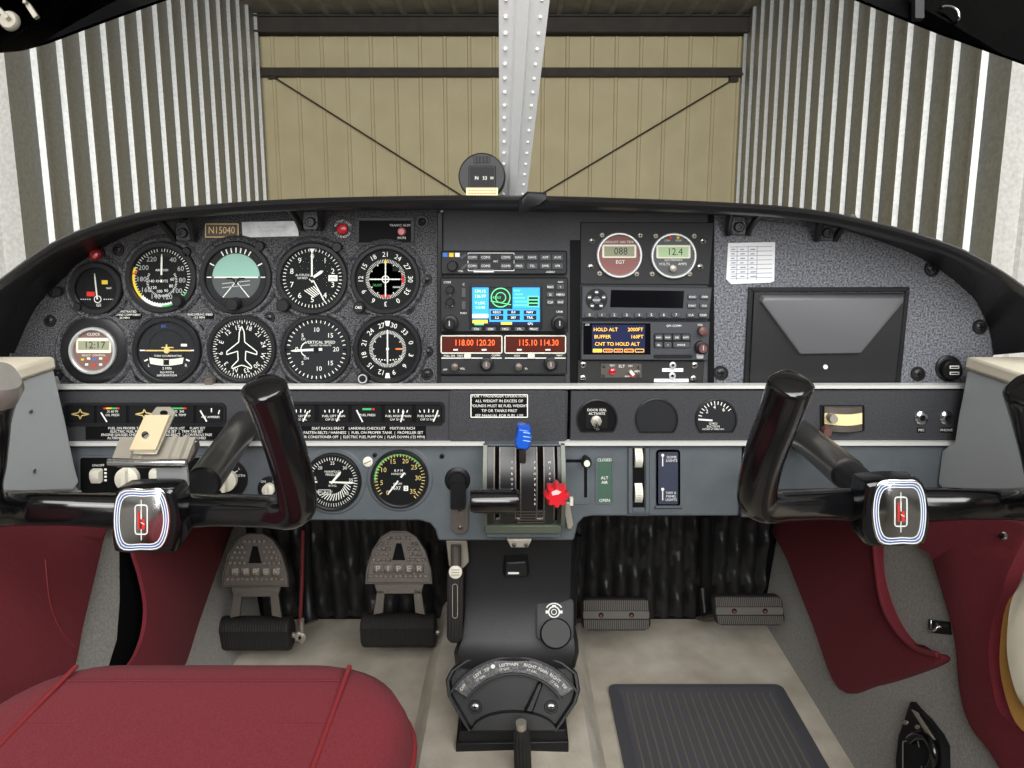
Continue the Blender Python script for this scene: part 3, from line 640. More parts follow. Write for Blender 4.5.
# ---------------------------------------------------------------- radio stack, centre
def face(r, x0, y0, x1, y1, h, m_, name='case', e=1.2): part(name, MB(U).layers([(rrect(x0, y0, x1, y1, 1.5), 0), (rrect(x0, y0, x1, y1, 1.5), h - 2), (rrect(x0 + e, y0 + e, x1 - e, y1 - e, 1), h)]), m_, r)
class Each:
    """every button becomes a part of its own"""
    def __init__(s, r, name='button', m_=None, Uv=None): s.r, s.n, s.m, s.U = r, name, m_ or button, Uv or U
    def pad(s, *a): part(s.n, MB(s.U).pad(*a), s.m, s.r)
    def lathe(s, *a): part(s.n, MB(s.U).lathe(*a), s.m, s.r); return s
def btn(m, x0, y0, x1, y1, h, up=2.2): m.pad(x0, y0, x1, y1, h - .3, h + up, 1.2, .5)
r = root_at('audio_selector', 'slim audio panel with two rows of buttons, topmost in the centre radio stack', 'audio panel', 504, 274)
face(r, 441.5, 250.5, 566.5, 274, 10, radio_dark)
m = Each(r)
for x in (473, 486, 506, 519, 532, 545, 557):
    for y in (257, 265.5): btn(m, x - 5.5, y - 3, x + 5.5, y + 3, 10)
m = MB(U)
for x, a, b in ((473, 'COM1', 'COM1'), (486, 'COM2', 'COM2'), (506, 'COM3', 'COM3'), (519, 'NAV1', 'MKR'), (532, 'NAV2', 'TEL'), (545, 'ADF', 'DME'), (557, 'AUX', 'SPR')): m.text(a, x, 256.8, 2.3, 12.4).text(b, x, 265.3, 2.3, 12.4)
m.outline([(471.5 - 3, 252.6), (514, 252.6), (514, 270), (468.5, 270)], .6, 10.2).rect(474, 269.3, 494, 271.6, 10.2).text('MIC', 496, 261, 2, 10.2).text('AUDIO', 550, 271.3, 1.9, 10.2).text('VOL', 461, 270.5, 2, 10.2); part('lettering', m, white, r)
for x, c_ in ((446, bluep), (452, yellow), (458, white)): part('lamp', MB(U).rect(x - 2.3, 252.4, x + 2.3, 256.4, 10, 10.8), c_, r)
knob(r, 453.5, 265, 5.2, h=20)
for x, y in ((464, 256), (465, 266)): part('toggle_button', MB(U).line(x - 2.5, y + 2, x + 2.5, y - 2, 2.6, 10, 2.5), button, r)
# navigator with the colour map
r = root_at('gps_navigator', 'navigation radio with a bright blue and green colour map screen', 'radio', 504, 331)
face(r, 441, 277, 567.5, 331, 11, radio_dark)
m = MB(U).layers([(rrect(470, 282, 542, 328, 2), 10.8), (rrect(470, 282, 542, 328, 2), 13), (rrect(472.5, 286, 540, 323.5, 1), 13.2)], False); part('screen_bezel', m, plast, r)
m = MB(U).use(em_dkb).rect(472, 285.6, 540.4, 324, 11.2)
m.use(em_blue).rect(472.6, 286.4, 489, 317.5, 11.5).rect(512.5, 286.4, 539.5, 307.5, 11.5).use(em_dgr).rect(490, 286.4, 511.5, 307, 11.5).use(em_blue).rect(489.5, 307.8, 539.6, 320.5, 11.45)
m.use(em_grn).outline(circ(500.8, 296.5, 9.3, 24), 1, 11.7).outline(circ(500.8, 296.5, 5, 18), .8, 11.7).line(491, 300, 511, 303.5, .7, 11.7)
for k in range(5): m.rect(513.5 + (k % 2), 289 + 3.6 * k, 520 + 2.5 * k, 290.3 + 3.6 * k, 11.7)
m.rect(527.5, 295, 538.5, 305.5, 11.6).use(em_dkb)
for k in range(3): m.rect(528.5, 296 + 3.3 * k, 537.6, 298.2 + 3.3 * k, 11.75)
m.use(em_wht).text('134.15', 480.5, 290.3, 3, 11.7).text('136.97', 480.5, 295.3, 3, 11.7).text('V LOC', 480.5, 302, 2.6, 11.7).text('113.90', 480.5, 306.5, 2.6, 11.7).use(em_dgr)
for k in range(3):
    m.rect(491 + 16.3 * k, 309.2, 503.5 + 16.3 * k, 313, 11.7).rect(491 + 16.3 * k, 314.2, 503.5 + 16.3 * k, 318.6, 11.7)
m.use(em_wht)
for k in range(3): m.text(('KDLS', '0.0', 'NAV')[k], 497 + 16.3 * k, 311, 2.4, 11.9).text(('3.2', '087', 'TRK')[k], 497 + 16.3 * k, 316.4, 2.4, 11.9)
m.use(em_grn).text('KDLS', 497, 296.5, 2.4, 11.9).use(em_yel).rect(473, 318.5, 488, 321.8, 11.7).rect(501, 320.8, 512, 323.2, 11.7).use(em_grn).rect(475, 321.9, 484, 323.8, 11.7).use(em_wht).rect(473, 312.8, 488.5, 316.2, 11.65).text('GPS', 530, 322.4, 2.2, 11.7); part('screen', m, em_blue, r, label='lit colour map screen')
m = Each(r, 'soft_key')
for x in (477, 491, 505.5, 519.5, 533.5): btn(m, x - 5.2, 325.6, x + 5.2, 329.2, 12.6, 1.5)
m = Each(r, 'key')
for y in (286, 293.5, 301): btn(m, 546, y - 2.5, 553.6, y + 2.5, 11); btn(m, 556, y - 2.5, 563.6, y + 2.5, 11)
btn(m, 462, 287, 466.5, 296.5, 11); btn(m, 462, 300, 466.5, 308.5, 11)
m = MB(U)
for x, t in ((477, 'CDI'), (491, 'OBS'), (505.5, 'MSG'), (519.5, 'FPL'), (533.5, 'PROC')): m.text(t, x, 327.4, 2.2, 14.4)
for y, a, b in ((286, 'RNG', '+'), (293.5, 'D', 'MENU'), (301, 'CLR', 'ENT')): m.text(a, 549.8, y, 2.2, 13.6).text(b, 559.8, y, 2.2, 13.6)
m.text('COM', 448, 281.6, 2.2, 11.3).text('PUSH', 464, 312, 1.9, 11.3).text('CRSR', 559, 310.6, 2, 11.3).text('NAV', 560, 281.2, 1.8, 11.3).text('C', 464.3, 283.6, 2.2, 11.3).text('V', 451, 294, 2, 11.3).text('PWR', 451, 304.8, 1.9, 11.3); part('lettering', m, white, r)
def dual(r, x, y, ra, rb, h0, m1=knobm, m2=knobm, hh=14):
    m = MB(U).lathe(x, y, [(ra, h0), (ra, h0 + hh * .5), (ra - .8, h0 + hh * .55), (rb, h0 + hh * .55)], 30, False); o = part('outer_knob', m, m1, r)
    m = MB(U).use(m2).lathe(x, y, [(rb, h0), (rb, h0 + hh - 1), (rb - .7, h0 + hh), (.01, h0 + hh)], 24).use(grey_print).line(x, y - rb * .7, x, y + rb * .3, rb * .22, h0 + hh + .2); part('inner_knob', m, m2, o)
dual(r, 451, 321.5, 8, 5, 11); dual(r, 558.5, 321.5, 8, 5, 11)
for y in (288.5, 300.5): m = MB(U).lathe(451, y, [(4, 11), (4, 18), (3.2, 19), (.01, 19)], 20); part('volume_knob', m, knobm, r)
# nav/com radio
r = root_at('nav_com_radio', 'radio with two glowing red frequency displays, below the colour map radio', 'radio', 504, 373)
face(r, 441, 333, 566.5, 373, 10, radio_dark)
for x0, x1, t in ((442, 502, '118.00 120.20'), (505, 565, '115.10 114.30')):
    m = MB(U).use(offwhite).outline(rrect(x0, 334.5, x1, 351.5, 1, 2), 1.1, 10.4).use(mat('dim display', (70, 20, 8), .3, emit=.25)).rect(x0 + 1, 335.5, x1 - 1, 350.5, 10.3); d_ = part('display', m, em_org, r, label='glowing red frequency display')
    part('digits', MB(U).text(t, (x0 + x1) / 2 + 3, 341.5, 6.2, 10.6, 0, .82), em_org, d_)
    m = MB(U).rect(x0 + 12, 347.5, x0 + 16.5, 349, 10.6).rect(x0 + 40, 347.5, x0 + 45, 349, 10.6).line(x0, 356.5, x1, 356.5, .9, 10.3).text('PULL 25K  TEST' if x0 < 450 else 'VOX', x0 + 12, 354.3, 2, 10.4).text('COMM' if x0 < 450 else 'NAV', x0 + 54, 354, 2, 10.4); part('lettering', m, white, r)
    part('transfer_button', MB(U).pad(x0 + 22.5, 352.4, x0 + 29.5, 357, 9.5, 13, 1, .5), offwhite, r)
for x in (455.5, 518.5): part('small_knob', MB(U).lathe(x, 364.5, [(3.8, 10), (3.6, 17), (2.4, 18), (.01, 18)], 20), worn, r)
for x in (487, 550): dual(r, x, 361.5, 6.6, 4.2, 10, knobm, worn)
part('fine_lettering', MB(U).text('OFF', 446, 368, 1.9, 10.4).text('VOL', 463, 367, 1.9, 10.4).text('ID', 526, 367, 1.9, 10.4), white, r)
r = root_at('blanking_plate', 'plain black blanking plate at the foot of the centre radio stack', 'plate', 504, 384)
m = MB(U).rect(441.5, 375, 565.5, 384.5, 0, 7).rect(443, 381, 564, 383.5, 7, 9); part('plate', m, radio_dark, r, .0006)

# ---------------------------------------------------------------- right stack
r = root_at('gauge_plate', 'black plate holding the two round digital engine gauges', 'plate', 646, 284)
part('plate', MB(U).prism([(580.5, 222), (713.5, 222.5), (708.5, 284.5), (580, 284)], -2, 3), radio_dark, r, .0008)
screws(r, [(592, 241), (590.5, 267), (703, 241), (700, 267)], 3.4, screwm, upright(YP - .003), False)
screws(r, [(602, 235), (640, 235.5), (599.5, 273.5), (636.5, 274), (655.5, 236), (694, 236), (652, 274), (689.5, 274)], 2.6, steel, upright(YP - .003), False, 'gauge_screw')
U3 = upright(YP - .003)
def digi(name, lab, x, y, face_m, txt, lm):
    r = thing(name, lab, 'gauge', U3(x, y), 'round digital engine gauges')
    m = MB(U3).lathe(x, y, [(22.8, 0), (22.8, 5), (22, 6), (20.8, 6), (20, 4), (20, 2)], 44, False); part('bezel', m, alu, r)
    part('dial', MB(U3).lathe(x, y, [(20.2, 0), (20.2, 2), (.01, 2)], 44), face_m, r)
    m = MB(U3).use(offwhite).rect(x - 17, y - 10.5, x + 17, y + 2.8, 2.4, None, 1.6).use(lm).rect(x - 15, y - 8.6, x + 15, y + 1.2, 2.7).use(lcd_dark).text(txt, x + 1.5, y - 3.6, 7.4, 2.9, 0, .9); part('display', m, lm, r, label='digital display reading ' + txt)
    part('glass', MB(U3).disc(x, y, 20.4, 5), glass, r); return r
r = digi('temperature_gauge', 'round digital gauge with a dull red face reading 088', 619, 255, mat('dull red face', (132, 84, 80), .6), '088', lcd)
part('lettering', MB(U3).text('EXHAUST GAS TEMP', 619, 242, 2.4, 2.5).text('EGT', 620, 262, 3.6, 2.5), white, r)
r = digi('volt_gauge', 'round digital gauge with a grey face reading 12.4', 673, 255.5, mat('grey face', (80, 82, 84), .6), '12.4', lcd_green)
m = MB(U3).text('VOLTS', 664, 264, 2.6, 2.5).text('AMPS', 682, 264, 2.6, 2.5).text('ELECTRONICS', 673, 260, 2, 2.5).text('LOW', 667, 240.5, 1.8, 2.5).text('HIGH', 678, 240.5, 1.8, 2.5); part('lettering', m, white, r)
for x, c_ in ((670, redp), (677.5, yellow)): part('lamp', MB(U3).lathe(x, 237.6, [(1.6, 2), (1.5, 3.4), (.01, 3.6)], 14), c_, r)
part('selector_knob', MB(U3).lathe(672, 268, [(3.6, 2), (3.4, 8), (2, 9), (.01, 9)], 20), steel, r)
r = root_at('transponder', 'grey transponder with a blank dark screen and a row of number buttons', 'transponder', 645, 318)
part('case', MB(U).layers([([(581, 285.5), (710, 287), (707, 318), (580.5, 317.5)], 0), ([(581, 285.5), (710, 287), (707, 318), (580.5, 317.5)], 9), ([(582, 286.6), (709, 288), (706, 317), (581.6, 316.5)], 10.5)]), radio_grey, r)
part('screen', MB(U).prism([(610, 289), (682, 290), (681, 307), (609, 306)], 10.3, 11.2), window_blk, r)
m = MB(U).lathe(595.5, 298.5, [(10.8, 10), (10.8, 10.9), (.01, 10.9)], 30); part('button_ring', m, plast, r)
m = Each(r, 'mode_button').lathe(595.5, 299, [(4, 10.9), (3.6, 13), (.01, 13)], 20)
for k in range(5): a = R(72 * k); m.lathe(595.5 + 7.4 * math.sin(a), 298.5 - 7.4 * math.cos(a), [(2.6, 10.9), (2.3, 12.6), (.01, 12.6)], 12)
m = MB(U)
for k in range(5): a = R(72 * k); m.rect(595.5 + 7.4 * math.sin(a) - 1.4, 298.5 - 7.4 * math.cos(a) - .6, 595.5 + 7.4 * math.sin(a) + 1.4, 298.5 - 7.4 * math.cos(a) + .6, 12.9)
m.text('IDENT', 595.5, 299, 1.9, 13.3); part('mode_lettering', m, white, r)
m = Each(r); t = MB(U)
for k in range(8): btn(m, 584 + 12.2 * k, 311.4, 593 + 12.2 * k, 316, 10.5); t.text(str(k), 588.5 + 12.2 * k, 313.6, 2.8, 13)
for x, a in ((688.5, 'CLR'), (700.5, 'CRSR')): btn(m, x - 4.2, 311.6, x + 4.2, 316.2, 10.5); t.text(a, x, 313.8, 2.1, 13)
for x, y, a in ((690, 295.8, 'FUNC'), (702, 295.8, 'CRSR'), (689.5, 304.5, 'START'), (701.5, 304.5, 'CLR')): btn(m, x - 4.4, y - 2.6, x + 4.4, y + 2.6, 10.5); t.text(a, x, y, 1.9, 13)
part('lettering', t, white, r)
r = root_at('gps_radio', 'radio with a dark screen of amber text reading HOLD ALT', 'radio', 644, 359)
part('case', MB(U).layers([([(581, 320.5), (708, 321), (706, 359), (580, 358.5)], 0), ([(581, 320.5), (708, 321), (706, 359), (580, 358.5)], 9), ([(582, 321.6), (707, 322), (705, 358), (581, 357.5)], 10.5)]), radio_grey, r)
m = MB(U).use(window_blk).rect(582.5, 322, 649, 353, 10.6).use(em_dkb).rect(591, 323.5, 643.5, 351.5, 10.9); d_ = part('screen', m, em_dkb, r)
m = MB(U).use(em_yel).text('HOLD ALT', 604.5, 328.3, 3.6, 11.2).text('2000FT', 634, 328.3, 3.6, 11.2).text('BUFFER', 601.5, 335.4, 3.6, 11.2).text('160FT', 635.5, 335.4, 3.6, 11.2).text('CNT TO HOLD ALT', 616, 342.6, 3.6, 11.2).rect(592, 347.3, 601, 350.6, 11.2)
for k in range(4): m.use(em_yel).outline([(602.5 + 10.4 * k, 347.5), (611 + 10.4 * k, 347.5), (611 + 10.4 * k, 350.4), (602.5 + 10.4 * k, 350.4)], .5, 11.2)
m.use(em_org).text('ENR', 607, 349, 2, 11.3).text('APR', 617.4, 349, 2, 11.3).text('ACTV', 627.8, 349, 2, 11.3); part('amber_text', m, em_yel, d_)
part('display_lettering', MB(U).text('GPS', 586.4, 323.6, 1.8, 11), white, r)
part('key_recess', MB(U).rect(652, 332, 688.5, 346.5, 10.4, 10.9, 2), plast, r)
m = Each(r, 'key'); t = MB(U)
for k, a in enumerate(('NAV', 'MAP', 'DIR', 'INFO')): btn(m, 653 + 8.9 * k, 333, 660.6 + 8.9 * k, 338.6, 10.9); t.text(a, 656.8 + 8.9 * k, 335.8, 1.9, 13.4)
for k, a in enumerate(('SEL', '+')): btn(m, 653 + 8.9 * k, 340.4, 660.6 + 8.9 * k, 346, 10.9); t.text(a, 656.8 + 8.9 * k, 343.2, 1.9, 13.4)
btn(m, 671, 340.4, 687.6, 346, 10.9); t.text('ENTER', 679, 343.2, 1.9, 13.4).text('GPS COMM', 672, 324.6, 2.1, 10.8).text('VOL', 698, 323.6, 2, 10.8); part('lettering', t, white, r)
part('card_slot', MB(U).rect(652, 353, 690, 356.5, 10.4, 11.6, 1), bezel, r)
m = MB(U).lathe(699.5, 329, [(4.6, 10), (4.4, 19), (3.4, 20), (.01, 20)], 22); part('volume_knob', m, mat('brown knob', (96, 62, 60), .45), r)
dual(r, 698.5, 345.5, 6.4, 4.4, 10, knobm, MATS['brown knob'])
part('locking_lever', MB(U).pad(694, 352, 701, 357, 10, 13, 1.5), grey_print, r)
r = root_at('switch_plate', 'black plate with four screws holding the small emergency switch panel', 'plate', 640, 384)
part('plate', MB(U).prism([(578, 360), (704, 360.5), (702, 385), (577, 385)], -2, 3), mat('matt black plate', (24, 24, 26), .55), r, .0008)
screws(r, [(583, 364.5), (582.5, 378), (694.5, 365), (693, 378.5)], 3.2, screwm, U3, False)
r = thing('emergency_switch_panel', 'tiny grey switch panel with a red lamp and white toggle, lettered ELT', 'switch panel', U3(622, 376))
part('plate', MB(U3).rect(600.5, 363.5, 641.5, 377.5, 0, 2, 1.5), mat('brown grey plate', (76, 70, 66), .45), r, .0005)
part('lamp', MB(U3).lathe(612, 371, [(3.6, 2), (3.4, 4), (2, 5.4), (.01, 5.6)], 18), lens_red, r); part('toggle', MB(U3).line(629.5, 370, 633, 374, 3, 2, 5).use(redp).line(630, 374, 633, 375.5, 2, 2, 4), offwhite, r)
part('lettering', MB(U3).text('ELT', 621.5, 366, 2.8, 2.3).text('ON', 630, 365.6, 2, 2.3).text('ARM', 636.5, 371, 1.9, 2.3).text('TEST', 612, 365.4, 1.8, 2.3).text('RESET', 627.5, 376, 1.6, 2.3), white, r); screws(r, [(604, 366), (603.6, 375), (638.5, 366.5), (638, 375)], 1.6, screwm, upright(YP - .005), False)
for (x, y, x0, x1, lab, t) in ((672.5, 365, 662, 683, 'metal jack above a short white strip, upper of the pair beside the emergency switches', 'REMOTE ON'), (672, 375.5, 654, 688.5, 'metal jack above a long white strip, lower of the pair beside the emergency switches', 'COMPUTER CONNECTION')):
    r = thing('audio_jack', lab, 'jack', U3(x, y), 'jacks below the radio stack'); part('collar', MB(U3).lathe(x, y, [(3.4, 0), (3.4, 2.5), (2.4, 3), (1.5, 3), (1.4, .5)], 20, False), alu, r)
    part('bore', MB(U3).disc(x, y, 1.6, .8), black, r); part('label_strip', MB(U3).rect(x0, y + 3.2, x1, y + 6.6, 0, .8).use(ink).text(t, (x0 + x1) / 2, y + 4.9, 2, 1, 0, .8), paper, r)
# paper note
r = root_at('paper_note', 'white paper note with a handwritten table taped to the grey panel', 'note', 750, 262)
part('sheet', MB(U).prism([(728, 243), (775, 242), (774, 281), (770, 282.5), (731, 284), (726, 279)], .3, .8), paper, r)
m = MB(U)
for k in range(8): m.line(730, 247 + 4.5 * k, 772, 246.4 + 4.4 * k, .5, 1)
for x in (737, 748, 757): m.line(x, 246, x - .6, 280, .5, 1)
for k in range(7):
    for xx in (733, 742, 752): m.line(xx - 2, 249.5 + 4.5 * k, xx + random.uniform(1, 4), 249.2 + 4.5 * k, 1.0, 1)
part('writing', m, ink, r)
# glove box
r = root_at('glove_box', 'black glove box with a raised wedge painted lit grey on its door', 'glove box', 826, 383)
m = MB(U).use(plast)
for q in (((748, 287), (908, 287), (904, 291.5), (752, 291.5)), ((748, 287), (752.5, 291.5), (747, 384), (743, 384)), ((904, 291.5), (908.5, 287), (899, 384), (893.5, 384))): m.prism(list(q), .2, 4)
part('frame', m, plast, r, .0008)
d_ = part('door', MB(U).prism([(753, 292.5), (903.5, 292.5), (893.5, 383.5), (748, 383.5)], .2, 5), moulded, r, .001)
m = MB(U).layers([([(759, 294.5), (901, 294.5), (901, 301), (858, 353), (796, 354), (757, 301)], 4), ([(761, 296), (899, 296), (899, 301), (857, 351.5), (797, 352.5), (759, 301)], 11), ([(764, 297.5), (896, 297.5), (895, 300), (855, 349.5), (798, 350.5), (763, 300)], 12.5)]); part('raised_wedge', m, mat('lit grey wedge', (92, 93, 96), .45, bump=(800, .0003)), d_, .0012)  # wedge coloured lighter than the door, painting its lit look
part('door_button', MB(U).lathe(823.5, 366, [(2.3, 5), (2.2, 6.4), (.01, 6.6)], 14), white, d_)
r = root_at('usb_socket', 'round black socket with two white slots at the lower right of the panel', 'socket', 948, 368)
part('ring', MB(U).lathe(948, 368, [(13, 0), (13, 2.5), (11.5, 3.5), (10.5, 3), (10.3, 1)], 32, False), bezel, r); part('body', MB(U).lathe(949, 369, [(10.2, 0), (9.8, 9), (9, 10), (.01, 10)], 32), plast, r)
part('slots', MB(U).use(white).rect(945, 364, 954.5, 367, 10.2).rect(945, 370, 954.5, 373, 10.2).use(black).rect(946, 365, 953.5, 366.2, 10.4).rect(946, 371, 953.5, 372.2, 10.4), white, r)
# ---------------------------------------------------------------- sub panel strip
US = upright(.885)
sp = thing('sub_panel', 'black satin sub panel strip with bright trim below the main panel', 'panel', US(512, 445))
m = MB(US).prism([(57, 391), (568, 391), (567, 441), (61, 442)], -12, 0); part('pilot_strip', m, strip_blk, sp, .0012)
m = MB(US).prism([(571, 391), (966, 390), (960, 441), (570, 441)], -12, 0); part('passenger_strip', m, strip_blk, sp, .0012)
Ut = upright(.882)
part('chrome_trim', MB(Ut).layers([([(50, 385.2), (968, 384.2), (968, 389), (50, 389.8)], -8), ([(50, 386), (968, 385), (968, 388.2), (50, 389)], 2)]), trimchrome, sp)
part('chrome_trim', MB(Ut).layers([([(61, 441.5), (960, 440.8), (960, 446), (61, 446.6)], -8), ([(61, 442.4), (960, 441.6), (960, 445.2), (61, 445.6)], 2)]), trimchrome, sp)
part('raised_panel', MB(US).rect(449, 390, 566, 441, 0, 2.4, 3), strip_blk, sp, .001)
def frame(m, x0, y0, x1, y1, t, h0, h1, r=3):
    a, b = rrect(x0 - t, y0 - t, x1 + t, y1 + t, r + t), rrect(x0, y0, x1, y1, r)
    f = m.f; n = len(a); vs = [f(p[0], p[1], h) for o, h in ((a, h0), (a, h1), (b, h1), (b, h0)) for p in o]
    return m.add(vs, [(k * n + i, k * n + (i + 1) % n, (k + 1) * n + (i + 1) % n, (k + 1) * n + i) for k in range(3) for i in range(n)])
part('cluster_frame', frame(MB(US), 67, 405, 224, 422.5, 2.4, 0, 3), bezel, sp); part('cluster_frame', frame(MB(US), 283, 404, 442.5, 422, 2.4, 0, 3), bezel, sp)
part('cluster_back', MB(US).rect(66, 404, 225, 423, .1, .6).rect(282, 403, 443.5, 423, .1, .6), black, sp)
GG = 'small square engine gauges of the sub panel'
def square(x0, x1, lab, marks, nd, y0=405, y1=422.5):
    r = thing('engine_gauge', lab, 'gauge', US((x0 + x1) / 2, y1), GG)
    part('dial', MB(US).rect(x0, y0, x1, y1, .6, 1.6, 1.5), dial_blk, r); m = MB(US); marks(m, (x0 + x1) / 2, (y0 + y1) / 2); part('markings', m, white, r)
    if nd: part('needle', MB(US).line(*nd, 1.3, 2.2, .4), white, r)
def star(m, x, y):
    m.use(gold)
    P = [(x + a * math.sin(R(45 * k)), y - b * math.cos(R(45 * k))) for k, (a, b) in enumerate(((2.4, 5), (2.1, 2.1), (9, 2), (2.1, 2.1)) * 2)]
    m.outline(P, 1, 1.9)
def band(cols, txt):
    def f(m, x, y):
        for i, c_ in enumerate(cols): m.use(c_).rect(x - 8 + 16 * i / len(cols), y - 6.6, x - 8 + 16 * (i + 1) / len(cols), y - 5, 1.9)
        m.use(white)
        for i, t in enumerate(txt): m.text(t, x + 1, y - 2.6 + 3.6 * i, 2.3, 1.9)
    return f
def fuel(txt):
    def f(m, x, y):
        m.use(white)
        for k in range(5): m.line(x - 9 + 4.6 * k, y - 5 + .5 * abs(k - 2), x - 8.4 + 4.2 * k, y - 1.6, 1, 1.9)
        m.text(txt, x, y + 2, 2.3, 1.9).text('CAP 25 GAL', x - 1, y + 5.4, 2, 1.9)
    return f
square(67, 95, 'square gauge blank with a gold star, at the outer end of the cluster', star, None)
square(97.5, 127, 'square oil pressure gauge with a yellow, green and red band', band([redp, yellow, yellow, green, green, redp], ['25 60 90', 'OIL PRESS']), (102, 412, 108, 421.5))
square(130, 160, 'square gauge blank with a gold star, behind the cream topped clip', star, None)
square(164, 194, 'square oil temperature gauge with a long green band', band([green, green, green, green, redp], ['75  245', 'OIL TEMP']), None)
square(197, 223, 'square ammeter with a plain white scale beside the yoke shaft', lambda m, x, y: m.use(white).line(x + 2, y - 6, x + 2, y - 2, 1.1, 1.9).line(x + 10, y - 4, x + 9, y, 1, 1.9).text('ALT AMPERES', x + 1, y + 3, 2.2, 1.9), (201, 410, 207.5, 421))
square(287, 315, 'square fuel gauge lettered LEFT TIP, first of the row beside the yoke', fuel('FUEL LEFT TIP'), (308.5, 411, 303.5, 421))
square(319.5, 348.5, 'square fuel gauge lettered LEFT MAIN, second of the row beside the yoke', fuel('FUEL LEFT MAIN'), (341.5, 411, 337, 421))
square(352, 381.5, 'square fuel pressure gauge with a green arc, middle of the row', lambda m, x, y: (m.use(green).rect(x - 4, y - 6, x + 5, y - 4, 1.9), m.use(redp).rect(x + 6, y - 6, x + 8, y - 4, 1.9), m.use(white).text('FUEL PRESS', x + 1, y + 1, 2.3, 1.9)), (357, 409.5, 363, 421.5))
square(385, 412, 'square fuel gauge lettered RIGHT MAIN, fourth of the row', fuel('FUEL RIGHT MAIN'), (404, 410.5, 401, 421.5))
square(416, 441.5, 'square fuel gauge lettered RIGHT TIP, last of the row', fuel('FUEL RIGHT TIP'), (438, 411, 433.5, 421))
placard('black takeoff checklist placard behind the metal clip', 86, 426.5, 228, 439.5, ['FUEL ON PROPER TANK     TAKEOFF CHECK LIST     FLAPS SET', 'ELECTRIC FUEL PUMP ON   |  MIXTURE SET  |  TRIM TAB SET', 'ENGINE GAUGES CHECKED   |  SEAT BACKS ERECT  |  CONTROLS FREE', 'ALTERNATE AIR CLOSED   |  FASTEN BELTS  |  DOOR LATCHED'], 2.5, US)
placard('black landing checklist placard under the row of fuel gauges', 301, 426, 426, 439, ['SEAT BACKS ERECT    LANDING CHECKLIST    MIXTURE RICH', 'FASTEN BELTS / HARNESS  |  FUEL ON PROPER TANK  |  PROPELLER SET', 'AIR CONDITIONER OFF  |  ELECTRIC FUEL PUMP ON  |  FLAPS DOWN (125 MPH)'], 2.7, US)
placard('white bordered black placard of small print in the middle of the sub panel', 470, 393.5, 528.5, 418, ['FOR 7 PASSENGER OPERATION', 'ALL WEIGHT IN EXCESS OF', 'POUNDS MUST BE FUEL WEIGHT', 'TIP OR TANKS FIRST', 'SEE MANUAL FOR FUEL USE'], 2.8, upright(.8826), border=True)
# D shaped openings
def dshape(x, y, r, flat=.7): return [(x + r * math.sin(R(a)), y - r * math.cos(R(a))) for a in [-128 + 256 * i / 26 for i in range(27)]]
def dopen(r, x, y, rad, m_):
    a, b = dshape(x, y, rad + 1.6), dshape(x, y, rad); n = len(a)
    m = MB(US); f = m.f; vs = [f(p[0], p[1], h) for o, h in ((a, 0), (a, 1.8), (b, 2.4), (b, .3)) for p in o]
    m.add(vs, [(k * n + i, k * n + (i + 1) % n, (k + 1) * n + (i + 1) % n, (k + 1) * n + i) for k in range(3) for i in range(n)]); part('bezel', m, bezel, r); part('back', MB(US).prism(b, .1, .6), m_, r)
r = root_at('door_seal_switch', 'metal toggle switch lettered DOOR SEAL in a D shaped opening', 'switch', 597, 418, US); dopen(r, 597, 419, 19, black)
part('plate', MB(US).rect(586, 407, 607.5, 428, .6, 1.2), dial_blk, r); part('lettering', MB(US).text('DOOR SEAL', 596.8, 409.8, 2.6, 1.5).text('ACTIVATE', 596.8, 413.4, 2.6, 1.5).text('OFF', 596, 427, 2, 1.5), white, r)
part('nut', MB(US).lathe(596, 420.5, [(5.6, 1), (5.6, 4), (4, 5), (.01, 5)], 8), steel, r); part('toggle', MB(US).sweep([US(596, 420, 4), US(596, 423, 14), US(596, 425, 19)], [.0016, .0024, .0026], 12), chrome, r)
r = root_at('blank_opening', 'empty D shaped opening with a plain dark back', 'opening', 656, 418, US); dopen(r, 656.5, 419, 20, dial_gry)
r = root_at('suction_gauge', 'gyro suction gauge with white numerals 2 4 6 in a D shaped opening', 'gauge', 716, 418, US); dopen(r, 716, 419, 19.5, dial_gry)
m = MB(US).ticks(716, 419, 14.5, 18, -90, 55, 13, .8, 1)
for t, a in (('2', -50), ('4', -8), ('6', 38)): m.text(t, 716 + 12 * math.sin(R(a)), 419 - 12 * math.cos(R(a)), 3.8, 1)
m.text('GYRO', 713, 423.5, 2.2, 1).text('SUCTION', 713, 426.4, 2.2, 1).text('INCHES OF MERCURY', 713, 429, 1.6, 1); part('markings', m, white, r); part('needle', MB(US).line(698, 419, 712, 420, 1.6, 1.6, .5), white, r)
# vent control at the right
r = root_at('vent_control', 'curved chrome slide control with two small knobs behind the yoke', 'control', 841, 419, US)
part('recess', MB(US).rect(820, 405, 864, 431, .2, .8), black, r); part('recess_frame', frame(MB(US), 821, 406, 863, 430, 1, 0, 2, 1), bezel, r)
m = MB(US)
for y, hgt, mm in ((409, 6, worn), (427, 6, worn), (418, 11, label_cream)):
    m.use(mm); n = 10; rows = []
    for k in range(n + 1): x = 824 + 37.5 * k / n; hh = 2 + 8 * math.sin(math.pi * k / n); rows.append([US(x, y - hgt / 2, hh), US(x, y + hgt / 2, hh), US(x, y + hgt / 2, .5), US(x, y - hgt / 2, .5)])
    m.loft(rows)
part('curved_slide', m, alu, r)
part('clear_knob', MB(US).lathe(829, 416, [(4, 2), (4.6, 10), (4, 15), (.01, 15)], 18), steel, r); part('brown_knob', MB(US).lathe(823, 429, [(3.4, 2), (4.4, 10), (4, 15), (.01, 15)], 18), MATS['brown knob'], r)
